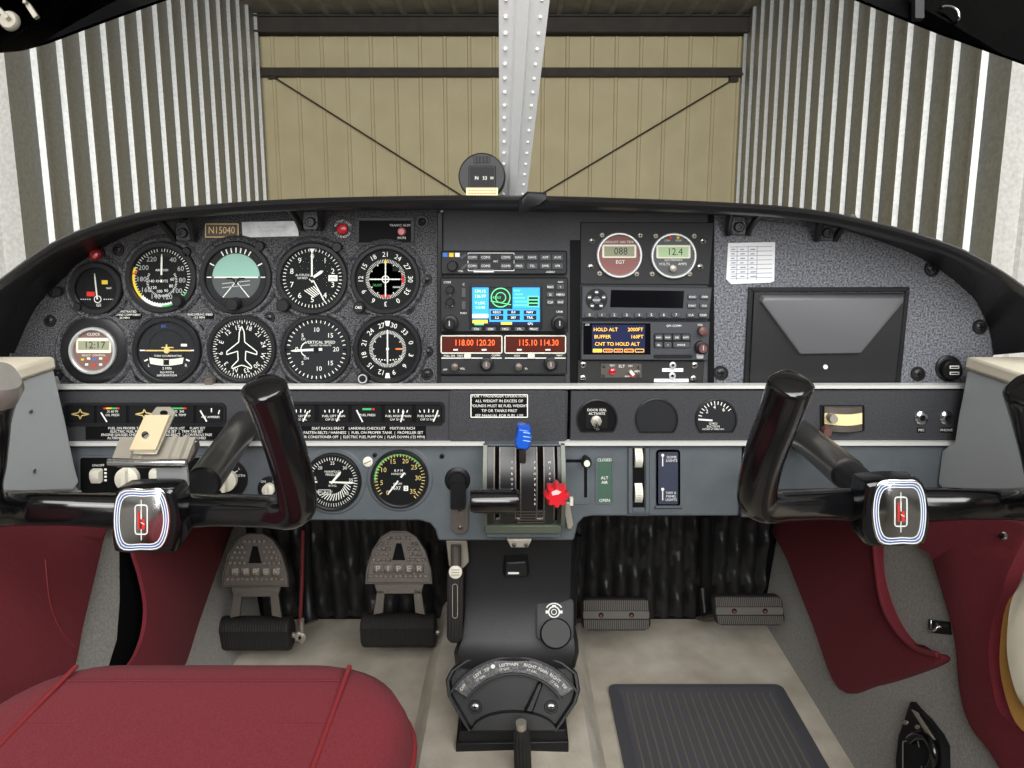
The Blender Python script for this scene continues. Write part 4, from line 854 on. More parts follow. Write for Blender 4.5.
for x, lab, t in ((921, 'headset jack lettered MIC at the end of the sub panel', 'MIC'), (946, 'headset jack lettered PHONE at the end of the sub panel', 'PHONE')):
    r = root_at('headset_jack', lab, 'jack', x, 417, US, 'headset jacks of the sub panel'); part('collar', MB(US).lathe(x, 417.5, [(6.8, 0), (6.8, 2), (5.4, 4), (3, 4.5), (2.6, 1)], 24, False), chrome, r); part('bore', MB(US).disc(x, 417.5, 2.8, 1.2), black, r)
    part('placard', MB(US).rect(x - (4 if t == 'MIC' else 6), 427.5, x + (4 if t == 'MIC' else 6), 432.5, 0, .6), black, r); part('lettering', MB(US).text(t, x, 430, 2.6, .9), white, r)

# ---------------------------------------------------------------- lower panel
UL = upright(.89)
lp = thing('lower_panel', 'blue grey painted lower panel with the round engine dials', 'panel', UL(400, 521))
m = MB(UL).prism([(66, 446), (743, 446), (739, 516.5), (592, 516.5), (584, 518), (578, 524), (574, 541), (438, 541), (435, 530), (430, 524), (420, 521), (70, 521)], -26, 0); part('pilot_face', m, low_grey, lp, .003)
part('passenger_face', MB(UL).prism([(746, 446), (952, 446), (946, 517), (741, 518)], -26, 1), low_grey, lp, .003)
m = MB(UL).lathe(333, 481, [(34, -.5), (32, 2), (29, 2), (28.5, 0)], 44, False).lathe(400, 478, [(34, -.5), (32, 2), (29, 2), (28.5, 0)], 44, False); part('dial_rims', m, low_grey, lp)
part('seam', MB(UL).rect(743, 446, 745, 517, -.5, .6), black, lp)
part('switch_inset', MB(UL).rect(80, 456, 216, 497, .2, 1.4, 3), black, lp); part('inset_frame', frame(MB(UL), 81, 457, 215, 496, 2, 0, 3), low_grey, lp)
screws(lp, [(304, 457), (375, 455), (442, 456)], 2.4, screwb, UL, False)
r = root_at('screw_cap', 'round pale screw cap between the two lower engine dials', 'cap', 368, 462, UL); part('cap', MB(UL).lathe(368, 461.5, [(5, 0), (5, 2), (4, 3), (.01, 3)], 20), offwhite, r); part('slot', MB(UL).line(364.5, 463, 371.5, 460, .8, 3.1, .2), worn, r)
r = root_at('manifold_gauge', 'manifold pressure dial with white hands beside the left yoke grip', 'gauge', 333, 481, UL)
shell(r, 333, 481, 25.6, 28.6, UL); m = MB(UL).use(white).ticks(333, 481, 21.5, 25, -135, 135, 41, .7, 3).ticks(333, 481, 21.5, 25, 140, 220, 14, .5, 3)
for t, a in (('10', -125), ('15', -80), ('20', -42), ('25', 0), ('30', 42), ('35', 85), ('40', 130)): m.text(t, 333 + 18.5 * math.sin(R(a)), 481 - 18.5 * math.cos(R(a)), 3.3, 3)
m.text('MANIFOLD', 333, 471, 2.3, 3).text('PRESSURE', 333, 474, 2.3, 3).text('IN HG', 333, 485, 2.1, 3).text('FUEL FLOW', 325, 491, 2.2, 3).outline([(319, 489), (331, 489), (331, 493.5), (319, 493.5)], .5, 3)
for k in range(14): a = R(95 + 9 * k); m.line(333 + 12 * math.sin(a), 481 - 12 * math.cos(a), 333 + 19 * math.sin(a + .2), 481 - 19 * math.cos(a + .2), .9, 3)
part('markings', m, white, r); part('hands', MB(UL).needle(333, 481, 92, 22, 3, 1.6, 1.8, 4).needle(333, 481, 40, 13, 2, 2, 2.6, 3.4).needle(333, 481, -90, 24, -15, 1.6, 1.4, 3.4), white, r)
r = root_at('tachometer', 'tachometer with a green arc and cream numerals up to 35', 'gauge', 400, 478, UL)
shell(r, 400, 478, 25.8, 28.8, UL); m = MB(UL).use(green).arc(400, 478, 23.4, 25.6, -95, 58, 3, 40).use(redp).line(421, 464, 424, 462, 1.4, 3.1).use(gold).ticks(400, 478, 22, 25.4, -128, 140, 36, .8, 3.2)
for t, a in (('0', -140), ('5', -103), ('10', -62), ('15', -22), ('20', 18), ('25', 52), ('30', 88), ('35', 134)): m.text(t, 400 + 18.4 * math.sin(R(a)), 478 - 18.4 * math.cos(R(a)), 4.8, 3.1)
m.use(white).text('R P M', 399, 470, 2.6, 3).text('HUNDREDS', 399, 473.2, 2, 3).text('HOURS', 398, 483, 1.9, 3); part('markings', m, gold, r)
m = MB(UL).use(dial_gry).rect(391, 485, 409, 490, 2.8).use(white).text('1697', 396, 487.5, 3.6, 3).rect(404, 485, 408.5, 490, 3).use(dial_blk).text('2', 406.4, 487.5, 3.4, 3.2); part('counter', m, white, r); part('needle', MB(UL).needle(400, 478, -142, 19, 8, 1.8, 1.5, 3.8).use(dial_blk).lathe(400, 478, [(2.4, 3.4), (2, 5), (.01, 5)], 12), white, r)
# switches at the far left of the lower panel
for x, lab, t in ((98, 'ivory rocker switch lettered OFF, first of the pair beside the round ivory knob', ('ON', 'OFF')), (157, 'ivory rocker switch partly behind the metal clip bracket', ('', ''))):
    r = root_at('rocker_switch', lab, 'switch', x, 475, UL, 'ivory rocker switches of the lower panel'); y = 475
    part('rocker', MB(UL).layers([(rrect(x - 5.5, y - 7, x + 5.5, y + 7, 2), 1), (rrect(x - 5.5, y - 7, x + 5.5, y + 7, 2), 5), (rrect(x - 4.5, y - 6, x + 4.5, y + 1, 1.5), 10)]), offwhite, r)
    m = MB(UL)
    if t[0]: m.text('ON/OFF', x + 1, 465, 2.4, 1.8)
    for k in range(4): m.rect(x + 7, 468 + 3.6 * k, x + 9.5, 470 + 3.6 * k, 1.8)
    part('lettering', m, white, r)
def dial_knob(name, lab, x, y, r0, r1, marks, back=True):
    r = root_at(name, lab, 'knob', x, y, UL)
    if back: part('back_plate', MB(UL).lathe(x, y, [(r0, 0), (r0, 2), (r0 - 1, 2.6), (.01, 2.6)], 36), plast, r)
    part('knob_base', MB(UL).lathe(x, y, [(r1, 2), (r1, 9), (r1 - 1, 10), (.01, 10)], 32), offwhite, r); part('grip', MB(UL).pad(x - r1 * .22, y - r1 * .95, x + r1 * .22, y + r1 * .9, 9.5, 17, 1.2), offwhite, r)
    m = MB(UL); marks(m); part('lettering', m, white, r)
dial_knob('lighting_knob', 'round ivory knob in the black inset under the metal clip', 129.5, 477, 13, 11.5, lambda m: m.prism([(127.5, 462), (131.5, 462), (129.5, 465.5)], 1.6, 2).text('I', 119, 466, 2.2, 1.8).text('I', 140, 466, 2.2, 1.8), False)
dial_knob('ignition_switch', 'ivory ignition knob on a round black plate behind the yoke shaft', 228, 479, 20, 10.5, lambda m: m.text('OFF', 224, 465, 2.6, 2.9).text('R', 234, 463.5, 2.6, 2.9).text('L', 240, 468, 2.6, 2.9).text('BOTH', 241, 475, 2.6, 2.9).line(231, 468, 233, 465.5, .8, 2.9).line(235, 472, 238.5, 470, .8, 2.9))
dial_knob('primer_knob', 'small ivory centred black knob half hidden behind the yoke grip', 270, 488, 12, 6, lambda m: m.text('ON', 264, 481, 2.4, 2.9).text('OFF', 276, 481, 2.4, 2.9))
# fuel primer / carb lever beside the quadrant
r = root_at('alternate_air_lever', 'black lever on a riveted metal plate beside the throttle handle', 'lever', 460, 530, UL)
part('socket', MB(UL).lathe(457.5, 480, [(13, 0), (11, 2), (9, 2.5), (8, 7), (.01, 8)], 28), plast, r); part('arm', MB(UL).pad(451, 480, 466, 506, 3, 14, 2.5), plast, r)
part('metal_plate', MB(UL).prism([(451.5, 503), (468.5, 503), (468.5, 525)] + [(460 + 8.5 * math.cos(R(a)), 525 + 7 * math.sin(R(a))) for a in range(0, 181, 20)] + [(451.5, 525)], 4, 7), worn, r, .0006)
screws(r, [(460, 510), (460.5, 528)], 2.3, chrome, upright(.883), False)
# throttle quadrant
UQ = upright(.862)
q = thing('throttle_quadrant', 'throttle quadrant with curved slotted faceplate and worn metal edges', 'quadrant', UQ(524, 545))
part('housing', MB(UQ).prism([(484, 446), (560, 446), (562, 524), (561, 540), (486, 540), (484, 524)], -28, -6), low_grey, q, .002)
def qarc(x, t): return UQ(x, 446 + 76 * t, -6 + 26 * math.sin(math.pi * (.12 + .76 * t)))
def strip(m, x0, x1, t0=0, t1=1, up=0, n=12):
    rows = []
    for k in range(n + 1):
        t = t0 + (t1 - t0) * k / n; a, b = qarc(x0, t), qarc(x1, t); u = Vector((0, -up / 1000, 0)); d = Vector((0, .004, 0)); rows.append([a + u, b + u, b + d, a + d])
    return m.loft(rows)
m = MB()
for x0, x1 in ((487, 494), (500, 515), (520.5, 527.5 + 8), (544, 553), (557, 561)): strip(m, x0, x1)
part('faceplate', m, mat('black slotted plate', (26, 26, 28), .35), q)
m = MB()
for x in (494.5, 500, 515.5, 520.5, 536.5, 543.5, 553.5): strip(m, x - .6, x + .6, 0, .94, 1)
for k in range(5): strip(m, 517, 545, .80 + .045 * k, .815 + .045 * k, 1, 2)
part('slot_edges', m, worn, q)
part('slot_floor', MB(UQ).rect(486, 447, 561, 522, -5.5, -5), black, q)
for x in (485.5, 562.5): part('side_rail', strip(MB(), x - 2, x + 2, -.03, 1.02, 4), mat('worn green rail', (96, 102, 92), .45, .3) if 'worn green rail' not in MATS else MATS['worn green rail'], q)
m = MB(UQ).layers([([(484, 523), (562, 523), (562, 534), (484, 534)], -6), ([(485, 524.5), (561, 524.5), (561, 532), (485, 532)], 4)]); part('lower_lip', m, mat('worn green grey edge', (84, 92, 78), .5, .3), q, .0008)
m = MB(UQ).line(496, 517.5, 511, 516, 2, 3, 1).line(514, 516.5, 530, 516.5, 2, 3, 1).line(534, 516.5, 552, 515.5, 2, 3, 1); part('pivot_rod', m, chrome, q)
m = MB()
for i, (x, ch) in enumerate(((512, 'THROTTLE'), (534.5, 'PROPELLER'), (549, 'MIXTURE'))):
    for k, c_ in enumerate(ch):
        t = .17 + .065 * k; p_ = qarc(x, t); vs_, ps_ = glyphs(c_); m.add([p_ + Vector((v.x * .0042, -.0012, v.y * .0042)) for v in vs_], ps_)
part('lettering', m, white, q)
part('mount_bracket', MB(UQ).prism([(507, 541), (532, 541), (528, 549), (511, 549)], -20, -4), steel, q, .0008); screws(q, [(514, 545), (526, 545)], 2, screwm, upright(.858), False, 'bracket_screw')
UQ2 = upright(.80)
def lever(name, lab, base, tip): 
    r = thing(name, lab, 'lever', UQ(*base), 'power levers of the quadrant'); part('arm', MB().sweep([UQ(*base, -4), UQ(*base, 16).lerp(UQ2(*tip), .5), UQ2(*tip)], (.0012, .004), 8), worn, r); return r
r = lever('throttle_lever', 'black barrel shaped throttle handle lying across the quadrant', (517.8, 498), (512, 501))
pp = [upright(.80)(x, 501, 0) for x in (470, 471, 474, 500, 516, 519, 520)]; part('handle', MB().sweep(pp, [.011, .0135, .0145, .0148, .0145, .0125, .009], 28), gloss, r)
r = lever('propeller_lever', 'blue propeller knob standing at the top of the quadrant', (522.7, 466), (522.5, 447))
pts = [(518, 424), (530, 426), (532, 433), (530.5, 445), (526, 449), (516, 447), (514, 441), (516, 431)]
sc_ = lambda k: [(523 + (x - 523) * k, 437 + (y - 437) * k) for x, y in pts]
part('knob', MB(UQ2).layers([(sc_(.8), -14), (sc_(1), -10), (sc_(1), 6), (sc_(.78), 11)]), blue_knob, r, .001)
m = MB(UQ2)
for k in range(3): m.line(523, 429.5 + 4 * k, 530, 430.5 + 4 * k, .9, 11.2)
part('grip_lines', m, mat('pale blue lines', (150, 190, 220), .6), r)  # paler blue lines across the knob
r = lever('mixture_lever', 'red fluted mixture knob at the lower corner of the quadrant', (548, 490), (556, 495))
def flute(k): return [(556.5 + (11.4 + 1.6 * math.cos(8 * R(a))) * k * math.cos(R(a)), 495 + (10.6 + 1.5 * math.cos(8 * R(a))) * k * math.sin(R(a))) for a in range(0, 360, 6)]
part('knob', MB(UQ2).layers([(flute(.7), -16), (flute(1), -11), (flute(1), 4), (flute(.8), 9)]), red_knob, r)
part('pale_face', MB(UQ2).poly([(551, 489), (556, 486.8), (561, 489), (558, 491.5), (552, 492.5)], 9.3), mat('pale pink face', (226, 190, 190), .6), r)  # pale pink patch on the upper part of the knob
r = root_at('friction_lever', 'slim grey friction lever hanging below the red mixture knob', 'lever', 571, 525, UL)
part('arm', MB(UL).prism([(562, 500), (569, 500), (573, 522), (571, 526.5), (567, 526)], 4, 9), steel, r, .001); part('tip', MB(UL).pad(569, 496, 573, 504, 2, 8, 1), offwhite, r)
# alternate air slot with knob, green placard, trim wheels, light switches
r = root_at('heat_control', 'slide control with a black knob in an L shaped slot', 'control', 584, 480, UL)
part('plate', MB(UL).rect(564, 459, 590, 504, .2, 1.2, 2), low_grey, r, .0006); part('slot', MB(UL).rect(584, 460, 587, 497, 1.3, 1.7).rect(566, 459, 586, 462, 1.3, 1.7), black, r)
part('knob', MB(UL).lathe(585, 457.5, [(3, 1), (3, 12), (5, 14), (5, 22), (3.4, 25), (.01, 25)], 24), plast, r); part('knob_tip', MB(UL).lathe(585, 457, [(3.2, 24), (3, 26.5), (.01, 27)], 18), offwhite, r)
o = placard('green upright placard lettered ALT AIR beside the slide control', 596.5, 457.5, 612.5, 502.5, ['CLOSED', '', '', '', 'ALT', 'AIR', '', '', '', 'OPEN'], 3, UL, green_plate); part('plate_frame', frame(MB(UL), 597, 458, 612, 502, 1.6, 0, 1.6, 1.5), low_grey, o)
r = root_at('wheel_housing', 'upright grey recess holding two ivory thumb wheels', 'housing', 637, 515, UL)
part('back', MB(UL).rect(632, 448, 644.5, 507, .2, .8), black, r); part('sill', MB(UL).layers([([(632, 508), (645, 508), (649, 516), (627, 516)], 0), ([(633, 509), (644, 509), (645, 512), (632, 512)], 4)]), low_grey, r)
for x in (630, 647): part('side', MB(UL).layers([(rrect(x - 3, 447, x + 3, 514, 1), 0), (rrect(x - 1.4, 447, x + 1.4, 512, .6), 4)]), low_grey, r)
for y, lab in ((457.5, 'upper ivory thumb wheel in the grey recess'), (492.5, 'lower ivory thumb wheel in the grey recess')):
    r = root_at('thumb_wheel', lab, 'thumb wheel', 638, y, UL, 'ivory thumb wheels of the lower panel'); m = MB(UL); rows = []
    for k in range(9): t = k / 8; yy = y - 9.6 + 19.2 * t; hh = 1 + 8 * math.sin(math.pi * t); rows.append([UL(634.5, yy, hh), UL(642, yy, hh), UL(642, yy, .9), UL(634.5, yy, .9)])
    m.loft(rows); part('wheel', m, offwhite, r); m = MB(UL)
    for k in range(1, 8): t = k / 8; yy = y - 9.6 + 19.2 * t; m.line(636, yy, 640.5, yy, .5, 1.4 + 8 * math.sin(math.pi * t))
    part('ribs', m, grey_print, r)
o = placard('navy plate lettered DOME LIGHTS and NAV LIGHTS', 657.5, 451, 678.5, 504.5, [''], 3, UL, blue_plate)
m = MB(UL).text('DOME', 671.5, 457, 2.5, 1.2).text('LIGHTS', 671.5, 460.4, 2.5, 1.2).text('NAV &', 671, 492.5, 2.5, 1.2).text('PANEL', 671, 496, 2.5, 1.2).text('LIGHTS', 671, 499.4, 2.5, 1.2)
part('lettering', m, white, o)
for y in (455, 489): part('marker', MB(UL).disc(662.5, y, 1.6, 1.2, 12).rect(662, y + 1, 663, y + 11, 1.2), white, o); part('plate_frame', frame(MB(UL), 658, 451.5, 678, 504, 2, 0, 1.6, 1.5), low_grey, o)
part('lower_sill', MB(UL).layers([([(655, 505), (681, 505), (683, 509), (653, 509)], 0), ([(656, 505), (680, 505), (681, 507), (655, 507)], 3)]), low_grey, o)

# ---------------------------------------------------------------- cabin side trim
for s_, nm in ((-1, 'the pilot side'), (1, 'the passenger side')):
    Ux = side(s_ * (XW - .001)); lab = 'grey moulded trim panel with a cream sill beside the ' + ('digital clock' if s_ < 0 else 'headset jacks')
    r = thing('side_trim', lab, 'trim panel', (s_ * XW, .7, .5), 'grey side trim panels')
    Wp = side(s_ * XW); px_ = [(46, 369), (52, 395), (58, 420), (63, 445), (68, 468), (72, 482), (66, 491), (0, 493)] if s_ < 0 else [(975, 369), (970, 395), (966, 415), (962, 441), (949, 450), (945, 484), (950, 489), (1024, 492)]
    yz = [tuple(Wp(*p_))[1:] for p_ in px_]; zt = yz[0][1]; yz += [(.30, yz[-1][1]), (.30, zt)]
    m = MB(); m.loft([[Vector((s_ * (XW + .013), a, b)) for a, b in yz], [Vector((s_ * (XW - .01), a, b)) for a, b in yz]]); part('panel', m, trim_grey, r, .003)
    m = MB(); m.loft([[Vector((s_ * (XW + q_), a, b)) for a, b in ((yz[0][0], zt), (yz[0][0], zt + .016), (.30, zt + .016), (.30, zt))] for q_ in (-.014, .16)]); part('sill', m, cream, r, .004)
    o = [c for c in r.children if c.name.startswith('sill')][0]; o['label'] = 'cream painted sill'
    m = MB()
    for a, b in ((.80, .625), (.79, .555)): m.ball((s_ * (XW - .0125), a, b), .003, 8, (.4, 1, 1))
    part('screw', m, screwm, r) if s_ < 0 else None

# ---------------------------------------------------------------- control yokes
YH = .63
def yoke(lab, hub, badge, bars, shaft, sgn):
    Uh = upright(YH); r = thing('control_yoke', lab, 'yoke', Uh(*hub[0]), 'control yokes')
    k = 1.0; cx = sum(p[0] for p in hub) / len(hub); cy = sum(p[1] for p in hub) / len(hub)
    sm = [(p.x, p.y) for p in crom([Vector((*p, 0)) for p in hub], 5, True)]
    S = lambda f: [(cx + (x - cx) * f, cy + (y - cy) * f) for x, y in sm]
    part('hub', MB(Uh).layers([(S(.74), -36), (S(.97), -27), (S(1), -5), (S(.97), 0), (S(.9), 2)]), gloss, r, sharp=30)
    bx = [(p.x, p.y) for p in crom([Vector((*p, 0)) for p in badge], 4, True)]; bcx = sum(p[0] for p in badge) / len(badge); bcy = sum(p[1] for p in badge) / len(badge)
    B = lambda f: [(bcx + (x - bcx) * f, bcy + (y - bcy) * f) for x, y in bx]
    o = part('badge', MB(Uh).layers([(B(1), 1.5), (B(1), 3), (B(.97), 3.6)]), chrome, r, label='bright metal badge with white outlines')
    m = MB(Uh).use(white)
    for f, w_ in ((.94, 1.0), (.86, .9), (.78, .9)): m.outline(B(f), w_, 3.9)
    m.use(bluep).outline(B(.9), .6, 3.9).outline(B(.82), .6, 3.9)
    rr = rrect(bcx - 6, bcy - 15, bcx + 6, bcy + 14, 2.5, 4); m.use(white).outline(rr, 1.1, 4).line(bcx, bcy - 20, bcx, bcy + 20, .7, 3.95).use(redp).rect(bcx - 3.4, bcy - 9, bcx - 1.6, bcy + 9, 4.1).rect(bcx - .5, bcy - 1, bcx + 3.6, bcy + 9, 4.1).use(white).rect(bcx - .5, bcy - 10, bcx + .5, bcy + 10, 4.1).line(bcx - .5, bcy + 2, bcx + 3.4, bcy + 4, .8, 4.2)
    part('emblem', m, white, o)
    for pth, rad in bars:
        P = crom([upright(Y)(x, y) for x, y, Y in pth], 6); n = len(P); q_ = len(rad)
        rs = []
        for i in range(n):
            t = i / (n - 1) * (q_ - 1); a = min(int(t), q_ - 2); rs.append(tuple(rad[a][j] + (rad[a + 1][j] - rad[a][j]) * (t - a) for j in (0, 1)))
        c0, c1 = P[-1], (P[-1] - P[-2]).normalized()
        P += [c0 + c1 * .002, c0 + c1 * .004]; rs += [tuple(.9 * v for v in rs[-1]), tuple(.7 * v for v in rs[-1])]
        part('grip', MB().sweep(P, rs, 22, 2.7, up=(0, 0, 1)), gloss, r, sharp=50)
    part('shaft', MB().sweep([Vector(shaft[0]), Vector(shaft[1])], .0185, 28), mat('shaft steel', (132, 130, 126), .3, 1, bump=(60, .0003)) if 'shaft steel' not in MATS else MATS['shaft steel'], r)
    d = Vector(shaft[1]) - Vector(shaft[0]); part('shaft_collar', MB().sweep([Vector(shaft[0]) - d * .62, Vector(shaft[0]) + d * .05], .0165, 24), plast, r)
    return r
YG = .575
u_ = upright
hubL = [(121, 489), (165, 488), (176, 494), (181, 520), (176, 549), (168, 553), (121, 553), (113, 546), (112, 520), (115, 494)]
bdgL = [(121, 490), (146, 488), (165, 490), (172, 519), (164, 546), (142, 549), (121, 547), (115, 519)]
def P3(px, py, Y): return u_(Y)(px, py)
shL0, shL1 = P3(204, 482, .73), P3(245, 424, .882)
yokeL = yoke('black control yoke carrying a metal clip, in front of the digital clock side', hubL, bdgL,
    [([(160, 511, .668), (215, 510, .655), (266, 511, .627), (291, 511, .605), (297, 499, .596), (289, 460, .58), (276, 420, .568), (264, 388, .555)], [(.019, .015), (.0155, .013), (.015, .013), (.0165, .014), (.0170, .0155), (.0165, .016), (.0165, .016), (.0175, .017)]),
     ([(128, 511, .668), (70, 509, .655), (20, 508, .63), (-12, 507, .60), (-22, 490, .59), (-18, 460, .58), (-14, 420, .568), (-10, 396, .555)], [(.018, .015), (.016, .013), (.0165, .013), (.0175, .014), (.018, .0155), (.0175, .016), (.0165, .016), (.0175, .017)])], (shL0, shL1), -1)
part('worn_cap', MB().sweep([P3(-8, 394, .556), P3(-2, 381, .55), P3(2, 376, .548)], [.0172, .0172, .013], 20, 2.7), mat('worn silver cap', (170, 166, 160), .4, .6, bump=(80, .0008)), yokeL)
hubR = [(872, 482), (915, 480), (925, 486), (930, 516), (926, 540), (918, 545), (876, 547), (864, 541), (862, 516), (865, 488)]
bdgR = [(877, 482), (902, 479), (919, 482), (925, 508), (920, 540), (900, 543), (877, 541), (870, 510)]
shR0, shR1 = P3(848, 474, .73), P3(800, 434, .882)
yokeR = yoke('black control yoke with a bare hub and no clip, on the glove box side', hubR, bdgR,
    [([(882, 505, .668), (830, 504, .655), (790, 505, .627), (765, 505, .605), (757, 494, .596), (765, 455, .58), (780, 415, .568), (791, 384, .555)], [(.018, .015), (.015, .013), (.0145, .013), (.016, .014), (.0170, .0155), (.0165, .016), (.0165, .0165), (.0172, .017)]),
     ([(910, 505, .668), (965, 504, .655), (1010, 504, .63), (1040, 503, .60), (1050, 490, .59), (1045, 455, .58), (1037, 420, .568), (1030, 390, .555)], [(.018, .015), (.015, .013), (.0145, .013), (.016, .014), (.0170, .0155), (.0165, .016), (.0165, .0165), (.0172, .017)])], (shR0, shR1), 1)
# clip on the pilot's yoke column
UK = plane(P3(150, 462, .66), (0, -.62, .78))
UKv = upright(.655)
cl = thing('chart_clip', 'sprung metal chart clip with a cream strip, on the yoke hub', 'clip', UKv(150, 488))
m = MB(UK); rows = []
prof = [(112, 0), (126, 0), (128, 3), (131, 3), (133, 0), (137, 0), (139, 3), (142, 3), (144, 0), (164, 0), (166, 3), (169, 3), (171, 0), (175, 0), (177, 3), (180, 3), (182, 0), (187, 0)]
rows = [[UK(x + (462 - y) * .38, y, h + 2) for x, h in prof] + [UK(x + (462 - y) * .38, y, h - .5) for x, h in reversed(prof)] for y in (462, 450, 438)]
m.loft(rows); part('jaw', m, steel, cl)
m = MB().sweep([UKv(111, 460.5, 4), UKv(149, 461.5, 5), UKv(188, 461.5, 4)], (.0042, .0035), 12); part('front_roll', m, chrome, cl)
part('side_fold', MB(UKv).prism([(187, 460), (194, 443), (195, 450), (189, 463), (184, 467)], -12, 0), worn, cl, .0006)
part('lever', MB(UK).prism([(136, 459), (156, 417), (160, 412), (174, 412), (179, 417), (160, 459)], 7, 9.5), steel, cl, .0006)
part('hole', MB(UK).poly(circ(167.5, 418.5, 4, 16, 2.6), 9.8), black, cl)
part('cream_strip', MB(UK).prism([(134.5, 456.5), (150, 422), (174.5, 422), (160.5, 456.5)], 9.6, 13), mat('cream strip', (198, 184, 150), .6), cl, .0005)
m = MB(UK).lathe(151, 443, [(4, 12.8), (3.6, 14.6), (.01, 15.2)], 18).use(black).line(148, 444.6, 154, 441.4, .9, 15.3); m.mi = [0] * (len(m.p) - 1) + [1]; m.m = [chrome, black]; part('screw', m, chrome, cl)
part('bracket', MB(upright(.674)).prism([(153, 460), (187, 460), (189, 486), (170, 490), (158, 488), (157, 470)], -2, 2), alu, cl, .0008)
part('under_plate', MB(UKv).prism([(116, 463), (186, 464), (182, 468), (118, 467)], -14, 2), worn, cl, .0006)
# ---------------------------------------------------------------- pedestal with fuel selector
UPd = plane((0, 1.0, .40), (0, -1, .16))
pd = thing('pedestal', 'black moulded centre pedestal with the fuel selector at its foot', 'pedestal', level(.06)(512, 752))
def PY(py): return 1.00 if py < 600 else 1.00 - .045 * min(1, (py - 600) / 60)
rows = []
for py, x0, x1, Y in ((536, 464, 576, 1.0), (560, 463, 575, 1.0), (590, 462, 574, .997), (615, 461, 573, .985), (640, 458, 578, .968), (652, 454, 579, .957), (668, 456, 575, .955)):
    f = u_(Y); f2 = u_(Y + .012); f3 = u_(1.1)
    rows.append([f3(x0 + 6, py - 4), f2(x0, py), f(x0 + 4, py), f(x0 + 12, py, 1.5), f((x0 + x1) / 2, py, 3), f(x1 - 12, py, 1.5), f(x1 - 4, py), f2(x1, py), f3(x1 - 6, py - 4)])
part('column', MB().loft(rows, True, True), moulded, pd, sharp=45)
part('latch', MB(u_(.99)).layers([([(504, 557), (528, 556), (530, 574), (502, 575)], -8), ([(506, 560), (526, 559), (528, 574), (505, 575)], 9)]), moulded, pd, .002); part('latch_mark', MB(u_(.98)).rect(508, 572, 519, 574, .2, .6), white, pd)
# selector housing: face lies on a leaning plane at the foot of the pedestal
S_ = plane((0, .945, .16), (0, -.86, .5))
fan = [(449, 696), (447, 680), (452, 670), (466, 660), (490, 653), (514, 651), (540, 654), (562, 662), (576, 673), (579, 690), (575, 703), (556, 731), (540, 722), (514, 718), (490, 721), (469, 731)]
k_ = lambda f, dx=0, dy=0: [(514 + (x - 514) * f + dx, 692 + (y - 692) * f + dy) for x, y in fan]
m = MB(S_).layers([(k_(1.02), -60), (k_(1.02), 2), (k_(1), 6), (k_(.965), 6), (k_(.945), -14)], False); m.poly(k_(.945), -14); part('selector_housing', m, moulded, pd)
A_ = lambda r0, r1, a0, a1, h0, h1, m_: MB(S_).prism([(514 + r1 * math.sin(R(a)), 728 - r1 * .98 * math.cos(R(a))) for a in [a0 + (a1 - a0) * i / 22 for i in range(23)]] + [(514 + r0 * math.sin(R(a)), 728 - r0 * .98 * math.cos(R(a))) for a in [a1 + (a0 - a1) * i / 22 for i in range(23)]], h0, h1)
part('placard_arc', A_(57, 72, -56, 56, -13, 6.5, 0), mat('engraved black arc', (34, 34, 36), .35, bump=(400, .0006), noise=(260, (84, 84, 84), 4, .1)), pd, .0005)
part('arc_rim', A_(71.5, 74, -60, 60, 2, 9, 0), moulded, pd, .0005); part('arc_rim', A_(54.5, 57, -58, 58, -13, 7.5, 0), moulded, pd, .0005)
m = MB(S_)
for t, a in (('OFF', -50), ('LEFT', -33), ('TIP', -24), ('LEFT', -9), ('MAIN', -1), ('RIGHT', 14), ('MAIN', 26), ('RIGHT', 38), ('TIP', 49)): m.text(t, 514 + 66 * math.sin(R(a)), 728 - 64 * math.cos(R(a)), 3.2, 6.9, a)
for a in (-33, -9, 17, 42): m.text('17 GAL', 514 + 61 * math.sin(R(a)), 728 - 60 * math.cos(R(a)), 2.4, 6.9, a)
m.disc(493, 666, 2.2, 6.9, 14); part('lettering', m, white, pd)
m = MB(S_).prism([(514 + 43 * math.cos(R(a)), 731 - 20 * math.sin(R(a))) for a in range(0, 181, 9)], -14, 6); part('centre_boss', m, moulded, pd, .002)
screws(pd, [(475, 707), (551, 707)], 4, screwm, plane((0, .945 + .012, .153), (0, -.86, .5)), True)
part('selector_pointer', MB(S_).layers([([(524, 711), (538, 683), (542, 680), (543, 686), (534, 712)], -13), ([(526, 711), (538, 684), (541, 682), (541, 687), (532, 711)], 8)]), moulded, pd, .001)
F_ = u_(.915)
m = MB(F_).layers([([(459, 732), (566, 730), (568, 750), (458, 752)], -60), ([(459, 732), (566, 730), (568, 750), (458, 752)], 0)]); part('foot', m, moulded, pd, .002)
part('foot_step', MB(F_).prism([(456, 742), (568.5, 740), (568.5, 750.5), (456, 752)], -60, 4), moulded, pd, .0015)
# cowl flap style knob with gear emblem
r = thing('rotary_control', 'round black knob below a white engine emblem on the pedestal', 'knob', u_(.97)(554, 648))
K_ = plane(u_(.962)(554, 634), (0, -.8, .6))
part('boss', MB(K_).layers([(rrect(536, 598, 574, 640, 5), -1), (rrect(538, 600, 572, 640, 5), 0)]), moulded, r, .002)
part('knob', MB(K_).lathe(555, 634.5, [(9, 0), (10, 8), (15.5, 12), (15.5, 20), (14, 23), (.01, 23)], 32), plast, r)
m = MB(K_).outline(circ(554, 612, 5.4, 18), 1.3, .4).outline(circ(554, 612, 2.6, 14), .8, .4).rect(545.5, 610.5, 548, 613.5, .4).rect(560, 610.5, 562.5, 613.5, .4).rect(552, 605, 556, 606.6, .4).arc(554, 612, 8, 9.2, -60, 60, .4).rect(548, 619.5, 561, 620.6, .4); part('emblem', m, white, r)
